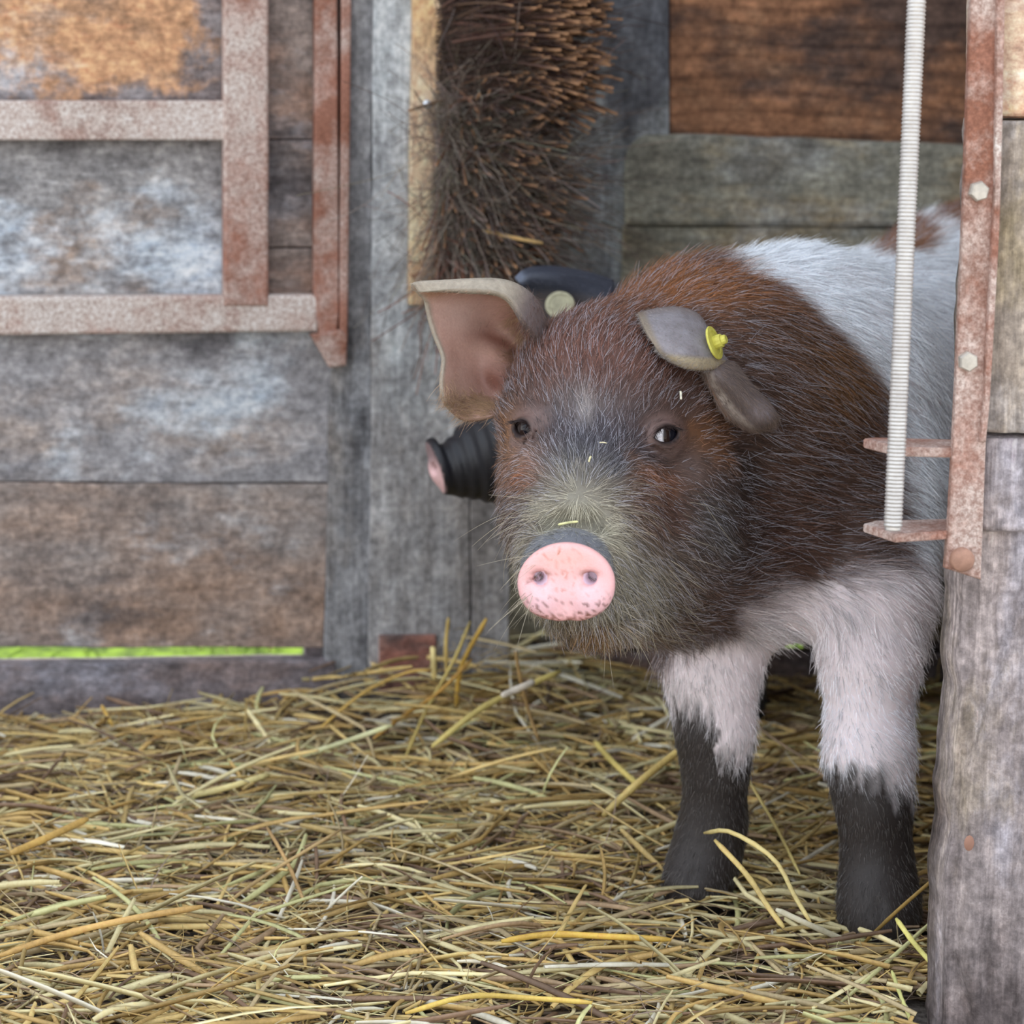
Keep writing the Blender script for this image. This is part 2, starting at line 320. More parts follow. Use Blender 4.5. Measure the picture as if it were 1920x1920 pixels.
# ------------------------------------------------------------------ right: door post, hinge channel, threaded rod
def rough_board(name, pl, L, Rr, off, thick, mat, parent, amp=.004, nz=90, nx=26, seed=0, crack=None):
    """weathered post: front face is a grid between left edge L(y) and right edge R(y) in pixels, displaced by weathering"""
    ys = np.linspace(L[0][1], L[-1][1], nz); V = []; Fc = []
    for y in ys:
        xl = np.interp(y, [p[1] for p in L], [p[0] for p in L]); xr = np.interp(y, [p[1] for p in Rr], [p[0] for p in Rr])
        a = pl.hit(xl, y, off); b = pl.hit(xr, y, off)
        for k in range(nx+1):
            t = k/nx; V.append(pl.at(a+(b-a)*t, off))
    V = np.array(V)
    st = V*np.array([1, 1, .12])
    d = amp*(vnoise(st+seed, 60)-.5) + amp*.8*(vnoise(st+seed+9, 150)-.5) + amp*.6*(vnoise(V+seed, 25)-.5)
    if crack is not None:
        px, py, _ = proj(V); cx = np.interp(py, [c[1] for c in crack], [c[0] for c in crack], left=-999, right=-999)
        d = d - .010*np.exp(-((px-cx)/5.0)**2) - .009*sstep(0, 8, cx-px)*(cx > 0)
    k = np.arange(len(V)) % (nx+1); rr = np.minimum(k, nx-k)/nx
    d = d - thick*.12*(1-sstep(0, .12, rr))
    V += pl.n*d[:, None]
    V[k == 0] += (pl.u*((vnoise(V[k == 0]*np.array([1, 1, 3]), 14)-.5)*.005)[:, None])
    n0 = len(V); back = V - pl.n*(thick); V2 = np.vstack([V, back]); w_ = nx+1
    for j in range(nz-1):
        for i in range(nx):
            q = j*w_+i; Fc.append((q, q+w_, q+w_+1, q+1)); Fc.append((n0+q, n0+q+1, n0+q+w_+1, n0+q+w_))
        q = j*w_; Fc.append((q, n0+q, n0+q+w_, q+w_)); q = j*w_+nx; Fc.append((q, q+w_, n0+q+w_, n0+q))
    for i in range(nx):
        Fc.append((i, i+1, n0+i+1, n0+i)); q = (nz-1)*w_+i; Fc.append((q, n0+q, n0+q+1, q+1))
    return mesh_obj(name, V2, Fc, mat, parent, smooth=True)
wrt = empty('wall_right', PR.at(PR.hit(1850, 2060), 0), kind='structure')
XR = 2250
rough_board('post_board', PR, [(1868, -90), (1866, 218)], [(XR, -90), (XR, 220)], 0, .06, M['log_orange'], wrt, seed=1, nz=30, nx=40)
rough_board('post_board', PR, [(1862, 227), (1850, 500), (1838, 780), (1836, 812)], [(XR, 227), (XR, 500), (XR, 780), (XR, 850)], .004, .06, M['log_top'], wrt, seed=2, nz=70, nx=40)
rough_board('post_log', PR, [(1822, 822), (1818, 1085), (1812, 1200), (1808, 1330), (1797, 1480), (1791, 1600), (1783, 1750), (1777, 1900), (1774, 2062)],
            [(XR, 822), (XR, 2062)], -.006, .048, M['log'], wrt, seed=3, nz=160, nx=60, amp=.007, crack=[(1990, 1000), (1912, 1160), (1868, 1270), (1840, 1370), (1815, 1450), (1806, 1640), (1800, 1800), (1815, 1880), (1830, 1950)])
knot = mesh_obj('knot', *(lambda c, n: (np.array([PR.at(c, -.004)]+[PR.at(c+np.array([.0035*math.cos(t), .0055*math.sin(t)]), -.0062) for t in np.linspace(0, 2*math.pi, 13)[:-1]]), [(0, 1+i, 1+(i+1) % 12) for i in range(12)]))(PR.hit(1818, 1582, -.005), 0), plain('reddish_knot', (158, 118, 100), .8), wrt, smooth=True)
# side wall of the stall running back from the post
P1 = PR.at(PR.hit(1905, 900), -.1); side = Plane((P1[0]+.012, P1[1]), (P1[0]+.09, P1[1]+.6))
s0 = np.array([P1[0]+.03, P1[1]+.02, 0]); s1 = np.array([P1[0]+.42, 2.80, 0])
V = [s0, s1, s1+[0, 0, 2.3], s0+[0, 0, 2.3]]; e = np.array([.025, 0, 0]); V += [v+e for v in V]
mesh_obj('stall_partition', V, [(0, 1, 2, 3), (4, 7, 6, 5), (0, 4, 5, 1), (1, 5, 6, 2), (2, 6, 7, 3), (3, 7, 4, 0)], M['board_low'], wrt)

ch = empty('hinge_channel', PR.at(PR.hit(1800, 1080), .02), label='rusty steel hinge channel bolted to the right door post, with two plate brackets', cat='hinge bracket')
oc = .016
board('flat_bar', PR, [(1823, -90), (1884, -90), (1872, 420), (1852, 760), (1840, 1088), (1772, 1066), (1778, 1000), (1791, 760), (1808, 360)], oc, .006, M['rust2'], ch, jit=.0001, bev=.0015)
board('flange', PR, [(1872, -90), (1888, -90), (1876, 420), (1857, 760), (1850, 830), (1838, 830), (1846, 740), (1866, 360)], oc+.005, .012, M['rust'], ch, jit=.0001, bev=.002)
def hplate(name, pts, z_ref, thick, mat, parent):
    """a horizontal steel plate: outline pixels on the plane z = z_ref"""
    bm = bmesh.new(); t = [bm.verts.new(ground(x, y, z_ref)) for x, y in pts]; b = [bm.verts.new(v.co - Vector((0, 0, thick))) for v in t]
    bm.faces.new(t); bm.faces.new(b[::-1]); n = len(t)
    for i in range(n): bm.faces.new((t[i], b[i], b[(i+1) % n], t[(i+1) % n]))
    bmesh.ops.recalc_face_normals(bm, faces=bm.faces)
    bmesh.ops.bevel(bm, geom=list(bm.edges), offset=.0008, segments=2, affect='EDGES')
    return bm_obj(name, bm, mat, parent)
zA = PR.at(PR.hit(1815, 842, oc), oc)[2]; zB = PR.at(PR.hit(1800, 997, oc), oc)[2]
hplate('bracket_plate', [(1618, 822), (1640, 820), (1800, 824), (1846, 838), (1843, 842), (1680, 838)], zA, .0062, M['rust'], ch)
hplate('bracket_plate', [(1618, 982), (1640, 976), (1800, 972), (1842, 986), (1838, 992), (1678, 1002)], zB, .0055, M['rust'], ch)
def hexhead(px, py, r, mat, n=6, parent=None, rot=.3):
    c = PR.at(PR.hit(px, py, oc), oc); bm = bmesh.new(); rings = []
    for rr, h in ((r*1.05, 0), (r*1.05, .0045), (r*.9, .006), (0.0, .0062)):
        rings.append([bm.verts.new(c + PR.u*rr*math.cos(rot+2*math.pi*i/n) + PR.z*rr*math.sin(rot+2*math.pi*i/n) + PR.n*h) for i in range(n)] if rr else [bm.verts.new(c+PR.n*h)])
    for a, b in zip(rings, rings[1:]):
        for i in range(n):
            if len(b) > 1: bm.faces.new((a[i], a[(i+1) % n], b[(i+1) % n], b[i]))
            else: bm.faces.new((a[i], a[(i+1) % n], b[0]))
    return bm_obj('bolt', bm, mat, parent, smooth=(n > 8))
hexhead(1833, 358, .0062, M['bolt'], parent=ch); hexhead(1813, 677, .0062, M['bolt'], parent=ch, rot=.6); hexhead(1802, 1048, .0075, M['bolt_rust'], n=16, parent=ch)

# threaded rod, real ridges
pb = W(1674, 994, 1.70); pt = W(1724, -120, 1.655)
zc = pb.copy(); L_ = np.linalg.norm(pt-pb); ax = (pt-pb)/L_; e1 = unit(np.cross(ax, FWD)); e2 = np.cross(ax, e1)
nr = int(L_/.00062); V = []; ns = 20; r0 = .0058
for i in range(nr+1):
    r = r0 + (.00032 if i % 4 in (1, 2) else -.00032) if 4 < i else r0*.9
    for k in range(ns):
        a = 2*math.pi*k/ns; V.append(pb + ax*(L_*i/nr + .0018*k/ns*0) + (e1*math.cos(a)+e2*math.sin(a))*r)
Fc = [(i*ns+k, i*ns+(k+1) % ns, (i+1)*ns+(k+1) % ns, (i+1)*ns+k) for i in range(nr) for k in range(ns)] + [tuple(range(ns))[::-1]]
rod = mesh_obj('threaded_rod', np.array(V), Fc, M['thread'], None, smooth=True)
tag(rod, 'pale worn threaded rod standing through the two rusty bracket plates', 'rod')

# ------------------------------------------------------------------ hair curves
def hair_mat(name, rough=.5, tip=None, spec=.35, tipw=(.5, .95)):
    s = NT(name); at = s.n('ShaderNodeAttribute'); at.attribute_name = 'col'
    c = at.outputs['Color']
    if tip:
        hi = s.n('ShaderNodeHairInfo'); c = s.mix(s.ramp(hi.outputs['Intercept'], (tipw[0], 0.0), (tipw[1], 1.0)), c, tip)
    s.b.inputs['Specular IOR Level'].default_value = spec
    return s.done(c, rough)
def curves_obj(name, P, rad, cols, mat, parent=None):
    """P (N,K,3), rad (N,K), cols (N,3)"""
    N, K = P.shape[:2]; cu = bpy.data.hair_curves.new(name); cu.add_curves([K]*N)
    cu.attributes['position'].data.foreach_set('vector', np.ascontiguousarray(P, np.float32).ravel())
    ra = cu.attributes.get('radius') or cu.attributes.new('radius', 'FLOAT', 'POINT'); ra.data.foreach_set('value', np.ascontiguousarray(rad, np.float32).ravel())
    ca = cu.attributes.new('col', 'FLOAT_COLOR', 'CURVE'); c4 = np.ones((N, 4), np.float32); c4[:, :3] = cols; ca.data.foreach_set('color', c4.ravel())
    cu.materials.append(mat); o = bpy.data.objects.new(name, cu); return link(o, parent)

# ------------------------------------------------------------------ scratching brush on the jamb
br = empty('scratching_brush', PL.at(PL.hit(800, 572), .03), label='worn brown bristle broom head fixed upright on the pale strip beside the doorway', cat='brush')
board('brush_board', PL, [(774, -90), (862, -90), (862, 540), (828, 574), (768, 572)], .026, .014, M['brushboard'], br, jit=.0006)
sc_ = PL.at(PL.hit(801, 196, .026), .0262)
bm = bmesh.new(); bmesh.ops.create_uvsphere(bm, u_segments=14, v_segments=8, radius=.0048)
for v in bm.verts: v.co = Vector(sc_) + Vector(PL.u)*v.co.x + Vector((0, 0, 1))*v.co.y + Vector(PL.n)*(v.co.z*.45)
bm_obj('screw', bm, M['screw'], br, smooth=True)
def bristles(n, y0, y1, length, rad, spread, cm, K=5, name='bristles', seed=1, tip=(150, 104, 66), curl=0.0, dirb=(0.88, .05, .45), x0=826, x1=880, lenfn=None):
    g = np.random.default_rng(seed)
    py = g.uniform(y0, y1, n); px = g.uniform(x0, x1, n)
    root = np.array([PL.at(PL.hit(a, b, .027), .027) for a, b in zip(px, py)])
    d = PL.u*dirb[0] + PL.z*dirb[1] + PL.n*dirb[2] + g.normal(0, spread, (n, 3)); 
    fan = (py-(y0+y1)/2)/(y1-y0); d += PL.z*(-fan*.35)[:, None]
    d /= np.linalg.norm(d, axis=1)[:, None]
    L = length*g.uniform(.65, 1.08, n)*(1 if lenfn is None else lenfn(py))
    t = np.linspace(0, 1, K); c = g.normal(0, 1, (n, 3))*curl
    P = root[:, None]+d[:, None]*(L[:, None]*t)[..., None] + c[:, None]*(L[:, None]*(t**2))[..., None]
    P[..., 2] -= (L[:, None]*t**2*.10)
    if curl > .25:
        ph = g.uniform(0, 6.28, (n, 3)); P += .12*L[:, None, None]*np.sin(t[None, :, None]*5+ph[:, None])*t[None, :, None]
    R = np.repeat((rad*g.uniform(.6, 1.2, n))[:, None], K, 1); 
    col = lin(cm)*g.uniform(.5, 1.5, (n, 1))*(1+g.normal(0, .06, (n, 3)))
    return P, R, col
M['bristle'] = hair_mat('stiff_brown_fibre', .6, (172, 130, 96), .3, (.84, .97)); M['fibre'] = hair_mat('fine_grey_fibre', .6, None, .3)
PP = []; lf = lambda y: np.interp(y, [-80, 30, 150, 195, 235, 330, 430, 500, 560], [1.05, 1.12, 1.1, .62, .98, 1.0, .9, .62, .35])
for sg in (dict(n=1250, y0=-60, y1=175, length=.124, rad=.0013, spread=.17, cm=(84, 62, 52), seed=2, dirb=(.80, .22, .62), lenfn=lf, x1=900),
           dict(n=620, y0=225, y1=480, length=.104, rad=.0012, spread=.30, cm=(80, 62, 54), seed=3, dirb=(.8, -.10, .62), curl=.12, lenfn=lf, x1=895),
           dict(n=260, y0=150, y1=540, length=.08, rad=.0012, spread=.42, cm=(120, 88, 68), seed=4, dirb=(.7, -.35, .6), curl=.1, lenfn=lf)):
    PP.append(bristles(**sg))
P, R, c = [np.concatenate([q[i] for q in PP]) for i in range(3)]
tag(curves_obj('bristles', P, R, c, M['bristle'], br), 'dark brown stiff bristles with cut lighter ends', kind='stuff')
PP = [bristles(n=2600, y0=190, y1=530, length=.11, rad=.00028, spread=.3, cm=(92, 80, 72), seed=5, K=9, curl=.45, dirb=(.75, -.1, .45), lenfn=lf, x0=815),
      bristles(n=1300, y0=-60, y1=180, length=.11, rad=.0004, spread=.2, cm=(62, 48, 42), seed=15, K=9, curl=.25, dirb=(.8, .15, .5), lenfn=lf, x0=815),
      bristles(n=1700, y0=150, y1=560, length=.09, rad=.0003, spread=.45, cm=(138, 126, 116), seed=6, K=9, curl=.5, dirb=(.6, -.35, .55), lenfn=lf, x0=808),
      bristles(n=260, y0=420, y1=575, length=.06, rad=.0005, spread=.5, cm=(140, 92, 76), seed=8, K=9, curl=.4, dirb=(.5, -.3, .45), x0=812)]
P, R, c = [np.concatenate([q[i] for q in PP]) for i in range(3)]
tag(curves_obj('loose_fibres', P, R, c, M['fibre'], br), 'thin grey curly fibres among the bristles', kind='stuff')

# ------------------------------------------------------------------ implicit surfaces for the animals
def smin(a, b, k):
    h = np.maximum(k-np.abs(a-b), 0)/k; return np.minimum(a, b)-h*h*k*.25
def smax(a, b, k): return -smin(-a, -b, k)
def rcone(P, a, b, r1, r2):
    ba = b-a; l2 = ba @ ba; t = np.clip(((P-a) @ ba)/l2, 0, 1); q = P-a-t[:, None]*ba
    return np.sqrt(np.einsum('ij,ij->i', q, q))-(r1+(r2-r1)*t)
def chain(P, pts, k=.012):
    d = None
    for (a, ra), (b, rb) in zip(pts, pts[1:]):
        e = rcone(P, a, b, ra, rb); d = e if d is None else smin(d, e, k)
    return d
def ellip(P, c, R, B=None):
    q = P-c
    if B is not None: q = q @ B.T
    k0 = np.sqrt(((q/R)**2).sum(1)); k1 = np.sqrt(((q/(np.array(R)**2))**2).sum(1))+1e-9
    return k0*(k0-1)/k1
def basis(n, up):
    n = unit(n); x = unit(np.cross(up, n)); y = np.cross(n, x); return np.array([x, y, n])
def edisc(P, c, B, a, b, h, rnd, egg=0.0):
    q = (P-c) @ B.T; v = q[:, 1]/b; aa = a*(1-egg*v); r = np.sqrt((q[:, 0]/aa)**2+v*v)+1e-9
    d2 = (r-1)*(b*.5+a*.5)*.9+rnd; dw = np.abs(q[:, 2])-h+rnd
    m = np.stack([d2, dw], 1); return np.minimum(m.max(1), 0)+np.linalg.norm(np.maximum(m, 0), axis=1)-rnd
def axis_pts(lo, hi, f0, f1, fine, coarse):
    a = [lo]
    while a[-1] < hi:
        x = a[-1]; a.append(x + (fine if f0 <= x <= f1 else min(coarse, fine+max(f0-x, x-f1)*.15)))
    return np.array(a)
def surface(sdf, xs, ys, zs):
    """surface nets on a rectilinear grid, vertices pulled onto the exact surface"""
    st = 4; cx, cy, cz = xs[::st], ys[::st], zs[::st]
    ev = lambda X: np.concatenate([sdf(X[i:i+200000]) for i in range(0, len(X), 200000)])
    G = np.stack(np.meshgrid(cx, cy, cz, indexing='ij'), -1).reshape(-1, 3); c = ev(G).reshape(len(cx), len(cy), len(cz))
    ix = np.minimum((np.arange(len(xs))+st//2)//st, len(cx)-1); iy = np.minimum((np.arange(len(ys))+st//2)//st, len(cy)-1); iz = np.minimum((np.arange(len(zs))+st//2)//st, len(cz)-1)
    Fv = c[np.ix_(ix, iy, iz)].astype(np.float32)
    sx = np.gradient(xs)[:, None, None]; sy = np.gradient(ys)[None, :, None]; sz = np.gradient(zs)[None, None, :]
    thr = 2.6*np.sqrt(sx**2+sy**2+sz**2)+.004
    near = np.argwhere(np.abs(Fv) < thr)
    P = np.stack([xs[near[:, 0]], ys[near[:, 1]], zs[near[:, 2]]], 1); Fv[near[:, 0], near[:, 1], near[:, 2]] = ev(P)
    S = Fv < 0; n = S.shape
    cnt = sum(S[a:n[0]-1+a, b:n[1]-1+b, d:n[2]-1+d].astype(np.int8) for a in (0, 1) for b in (0, 1) for d in (0, 1))
    cells = np.argwhere((cnt > 0) & (cnt < 8)); idx = -np.ones((n[0]-1, n[1]-1, n[2]-1), np.int64); idx[cells[:, 0], cells[:, 1], cells[:, 2]] = np.arange(len(cells))
    acc = np.zeros((len(cells), 3)); num = np.zeros(len(cells)); ax_ = (xs, ys, zs)
    cor = [(a, b, d) for a in (0, 1) for b in (0, 1) for d in (0, 1)]
    for p in cor:
        for k in range(3):
            if p[k]: continue
            q = list(p); q[k] = 1
            i0 = cells+p; i1 = cells+q; f0 = Fv[i0[:, 0], i0[:, 1], i0[:, 2]]; f1 = Fv[i1[:, 0], i1[:, 1], i1[:, 2]]
            m = (f0 < 0) != (f1 < 0); t = np.where(m, f0/np.where(m, f0-f1, 1), 0)
            X0 = np.stack([ax_[j][i0[:, j]] for j in range(3)], 1); X1 = np.stack([ax_[j][i1[:, j]] for j in range(3)], 1)
            acc += np.where(m[:, None], X0+(X1-X0)*t[:, None], 0); num += m
    V = acc/num[:, None]; Q = []
    for k in range(3):
        a = [slice(None)]*3; b = [slice(None)]*3; a[k] = slice(0, -1); b[k] = slice(1, None)
        s0 = S[tuple(a)]; s1 = S[tuple(b)]; o1, o2 = [(1, 2), (2, 0), (0, 1)][k]
        e = np.argwhere(s0 != s1); e = e[(e[:, o1] > 0) & (e[:, o2] > 0) & (e[:, o1] < n[o1]-1) & (e[:, o2] < n[o2]-1)]
        fl = s0[e[:, 0], e[:, 1], e[:, 2]]
        def cell(d1, d2):
            q = e.copy(); q[:, o1] -= d1; q[:, o2] -= d2; return idx[q[:, 0], q[:, 1], q[:, 2]]
        q = np.stack([cell(1, 1), cell(0, 1), cell(0, 0), cell(1, 0)], 1); q[~fl] = q[~fl][:, ::-1]; Q.append(q)
    Q = np.concatenate(Q); Q = Q[(Q >= 0).all(1)]
    for _ in range(3):
        g, d = grad(sdf, V); V = V - g*np.clip(d, -.003, .003)[:, None]*.9
    g, d = grad(sdf, V); return V, Q, g
def grad(sdf, P, h=.0006):
    d = np.concatenate([sdf(P[i:i+200000]) for i in range(0, len(P), 200000)]); g = np.zeros_like(P)
    for k in range(3):
        e = np.zeros(3); e[k] = h
        g[:, k] = (np.concatenate([sdf(P[i:i+200000]+e) for i in range(0, len(P), 200000)])-d)/h
    L = np.linalg.norm(g, axis=1)+1e-9; return g/L[:, None], d/np.maximum(L, .3)
def cast(sdf, px, py, t0=1.6, t1=3.0):
    """depth where the view ray through the pixel first meets the surface (nan if it misses)"""
    d = ray(px, py); t = t0
    for _ in range(120):
        v = sdf((CAM+d*t)[None])[0]
        if v < .0003: return t
        t += v*.7/np.linalg.norm(d)
        if t > t1: return float('nan')
    return t

def patch_surface(ctrl, nu=40, nv=40):
    """bicubic B-spline-like (Catmull-Rom) surface through a control grid"""
    ctrl = np.array(ctrl, float)
    def cr(C, n):
        m = len(C); t = np.linspace(0, m-1-1e-9, n); i = t.astype(int); f = (t-i)
        sh = (slice(None),)+(None,)*(C.ndim-1)
        E = np.concatenate([[2*C[0]-C[1]], C, [2*C[-1]-C[-2]]]); p0, p1, p2, p3 = E[i], E[i+1], E[i+2], E[i+3]; f = f[sh]
        return .5*((2*p1)+(-p0+p2)*f+(2*p0-5*p1+4*p2-p3)*f*f+(-p0+3*p1-3*p2+p3)*f**3)
    A = cr(ctrl, nv); return cr(A.transpose(1, 0, 2), nu).transpose(1, 0, 2)      # (nv,nu,3)
def shell(S, th):
    """thick shell from a surface grid; returns V, Q, side flag (0 = camera-facing), uv"""
    nv, nu = S.shape[:2]; du = np.gradient(S, axis=1); dv = np.gradient(S, axis=0); N = np.cross(du, dv); N /= np.linalg.norm(N, axis=2)[..., None]+1e-9
    if (N.reshape(-1, 3) @ FWD).mean() > 0: N = -N
    A = S + N*th[..., None]*.5; B = S - N*th[..., None]*.5; V = np.concatenate([A.reshape(-1, 3), B.reshape(-1, 3)]); n0 = nu*nv; Q = []
    for j in range(nv-1):
        for i in range(nu-1):
            q = j*nu+i; Q.append((q, q+1, q+nu+1, q+nu)); Q.append((n0+q, n0+q+nu, n0+q+nu+1, n0+q+1))
    bd = [j for j in range(nu)] + [(j+1)*nu+nu-1 for j in range(nv-1)] + [(nv-1)*nu+j for j in range(nu-2, -1, -1)] + [j*nu for j in range(nv-2, 0, -1)]
    for a, b in zip(bd, bd[1:]+bd[:1]): Q.append((b, a, n0+a, n0+b))
    v, u = np.mgrid[0:1:nv*1j, 0:1:nu*1j]
    return V, np.array(Q), np.repeat([0, 1], n0), np.concatenate([u.ravel()]*2), np.concatenate([v.ravel()]*2), np.concatenate([N.reshape(-1, 3), -N.reshape(-1, 3)])

# ------------------------------------------------------------------ the brown and white pig
w3 = lambda *p: W(*p)
SN_C = W(1062, 1092, 1.795); SN_N = unit(-FWD*1.0 - RGT*.10 - UPV*.06); SN_B = basis(SN_N, UPV)
EYE_R = W(1235, 815, 1.93); EYE_L = W(992, 803, 1.93)   # moved onto the face below
bodyS, bodyM, bodyR = np.array([.232, 2.13, .352]), np.array([.335, 2.36, .350]), np.array([.44, 2.60, .365])
BB = basis(unit(bodyR-bodyS), np.array([0, 0, 1.0]))   # rows: side, up, along
def pig_base(P):
    d = ellip(P, bodyS+[0, .02, .004], (.118, .142, .17), BB)
    d = smin(d, ellip(P, bodyM+[0, 0, .001], (.130, .148, .24), BB), .06)
    d = smin(d, ellip(P, bodyR+[0, 0, .014], (.120, .145, .17), BB), .06)
    d = smin(d, chain(P, [(w3(1480, 730, 2.16), .108), (w3(1330, 725, 2.07), .088), (w3(1225, 745, 2.02), .074)], .04), .05)
    # shoulders and front legs
    d = smin(d, chain(P, [(w3(1600, 960, 2.10), .075), (w3(1628, 1120, 2.055), .046), (w3(1632, 1250, 2.04), .034), (w3(1628, 1370, 2.035), .0285), (w3(1630, 1430, 2.03), .0295), (w3(1640, 1520, 2.03), .0245), (w3(1645, 1620, 2.035), .0235), (w3(1648, 1700, 2.03), .0275), (w3(1650, 1738, 2.025), .0265)], .02), .03)
    d = smin(d, chain(P, [(w3(1390, 1000, 2.13), .075), (w3(1345, 1170, 2.10), .043), (w3(1335, 1270, 2.09), .0325), (w3(1340, 1370, 2.09), .027), (w3(1342, 1450, 2.095), .0215), (w3(1338, 1540, 2.105), .0225), (w3(1322, 1610, 2.11), .024), (w3(1305, 1660, 2.10), .027)], .02), .03)
    d = smin(d, rcone(P, w3(1400, 1060, 2.1), w3(1580, 1060, 2.09), .03, .03), .05)
    # hind legs
    for sx in (-.07, .085):
        d = smin(d, chain(P, [(bodyR+[sx, .03, -.03], .085), (bodyR+[sx, .0, -.14], .055), (bodyR+[sx, .07, -.23], .028), (bodyR+[sx, .06, -.31], .024), (bodyR+[sx, .04, -.345], .026)], .03), .05)
    d = smax(d, -rcone(P, w3(1648, 1690, 2.000), w3(1650, 1750, 1.992), .002, .0035), .004)
    d = smax(d, -rcone(P, w3(1296, 1640, 2.076), w3(1290, 1690, 2.066), .002, .0035), .004)
    # skull, face, jowls, jaw
    h = ellip(P, w3(1134, 750, 2.00), (.070, .085, .070), np.array([RGT, FWD, UPV]))
    h = smin(h, rcone(P, w3(1122, 820, 1.985), w3(1087, 960, 1.90), .066, .048), .03)
    h = smin(h, rcone(P, w3(1085, 960, 1.90), w3(1065, 1072, 1.835), .047, .034), .03)
    h = smin(h, ellip(P, w3(1288, 935, 2.0), (.042, .062, .058), np.array([RGT, FWD, UPV])), .035)
    h = smin(h, ellip(P, w3(1018, 925, 1.975), (.027, .050, .050), np.array([RGT, FWD, UPV])), .03)
    h = smin(h, rcone(P, w3(1270, 1050, 2.02), w3(1120, 1125, 1.875), .056, .027), .035)
    h = smin(h, rcone(P, w3(1120, 1128, 1.875), w3(1092, 1140, 1.845), .027, .022), .02)
    h = smin(h, rcone(P, w3(1270, 1050, 2.04), w3(1400, 1020, 2.08), .052, .08), .05)
    d = smax(d, -chain(P, [(w3(1375, 840, 2.005), .012), (w3(1402, 950, 2.02), .014), (w3(1385, 1060, 2.02), .012)], .01), .02)
    d = smin(d, h, .018)
    # brow ridges over the eyes
    d = smin(d, rcone(P, w3(1195, 772, 1.945), w3(1275, 778, 1.962), .010, .012), .022)
    d = smin(d, rcone(P, w3(968, 772, 1.955), w3(1022, 768, 1.940), .010, .010), .022)
    # crease across the snout behind the disc
    d = smax(d, -rcone(P, w3(1035, 985, 1.835), w3(1110, 985, 1.835), .009, .009), .012)
    return d
def _onface(px, py, back):
    t = cast(pig_base, px, py); return W(px, py, t+back)
EYE_R = _onface(1236, 815, .0075); EYE_L = _onface(1000, 803, .0085)
EB_R = basis(unit(-FWD*.9+RGT*.45-UPV*.02), UPV-RGT*.05); EB_L = basis(unit(-FWD*.62-RGT*.8), UPV)
def pig_sdf(P):
    d = pig_base(P)
    near = (P[:, 1] < 2.06) & (P[:, 2] > .2) & (P[:, 2] < .5) & (P[:, 0] < .17)
    if not near.any(): return d
    Q = P[near]; h = d[near]
    for c, B, s in ((EYE_R, EB_R, 1), (EYE_L, EB_L, .92)):
        if True:
            h = smin(h, ellip(Q, c, np.array([.0175, .0135, .0118])*s, B), .012)
            # lids: folds above and below
            q = (Q-c) @ B.T
            q0 = q[:, 0]*.97+q[:, 1]*.2*(1 if s == 1 else -1); q1 = q[:, 1]*.97-q[:, 0]*.2*(1 if s == 1 else -1)
            al = np.maximum(np.maximum(np.hypot(q0, q1-.0110)-.0165, np.hypot(q0, q1+.0110)-.0165)/1.0, .004-q[:, 2]); h = smax(h, -al, .0014)
            ring = np.sqrt((np.sqrt((q[:, 0]/1.55)**2+q[:, 1]**2)-.0080*s)**2+(q[:, 2]-.0098)**2)-.0016
            h = smin(h, ring+.0007, .005)
            fold = np.sqrt((np.sqrt((q[:, 0]/1.45)**2+(q[:, 1]*1.0)**2)-.0130*s)**2+(q[:, 2]-.0085)**2)-.0008
            h = smax(h, -(fold+.0006), .007)
            # inner corner below
            h = smax(h, -rcone(Q, c+B[1]*-.010+B[0]*(-.010 if s == 1 else .006)+B[2]*.010, c+B[1]*-.017+B[0]*(-.011 if s == 1 else .007)+B[2]*.009, .0014, .0008), .004)
    # snout disc with rim, nostrils and mouth
    disc = edisc(Q, SN_C, SN_B, .0330, .0272, .0065, .0048, .03)
    q = (Q-SN_C) @ SN_B.T
    disc = smax(disc, -(np.linalg.norm((Q-(SN_C-SN_B[1]*.0335+SN_B[0]*.002))*1.0, axis=1)-.0082), .004)
    disc = smin(disc, ellip(Q, SN_C+SN_B[0]*-.0145-SN_B[1]*.0085+SN_B[2]*.003, (.0110, .0095, .0065), SN_B), .008)
    disc = smin(disc, ellip(Q, SN_C+SN_B[0]*.0155-SN_B[1]*.0085+SN_B[2]*.003, (.0110, .0095, .0065), SN_B), .008)
    h = smin(h, disc, .004)
    for sx in (-.0165, .0155):
        c = SN_C+SN_B[0]*sx+SN_B[1]*.0025+SN_B[2]*.006
        h = smax(h, -rcone(Q, c+SN_B[2]*.002, c-SN_B[2]*.010+SN_B[0]*sx*.2+SN_B[1]*.002, .0044, .0036), .0045)
    h = smax(h, -rcone(Q, SN_C+SN_B[0]*-.017+SN_B[1]*.0045+SN_B[2]*.0075, SN_C+SN_B[0]*-.0265+SN_B[1]*.0005+SN_B[2]*.0062, .0013, .0009), .002)
    # mouth line
    h = smax(h, -rcone(Q, W(1030, 1172, 1.80), W(1120, 1172, 1.80), .0035, .0035), .006)
    h = smax(h, -rcone(Q, W(1120, 1170, 1.815), W(1200, 1135, 1.88), .003, .003), .006)
    d[near] = h
    return d

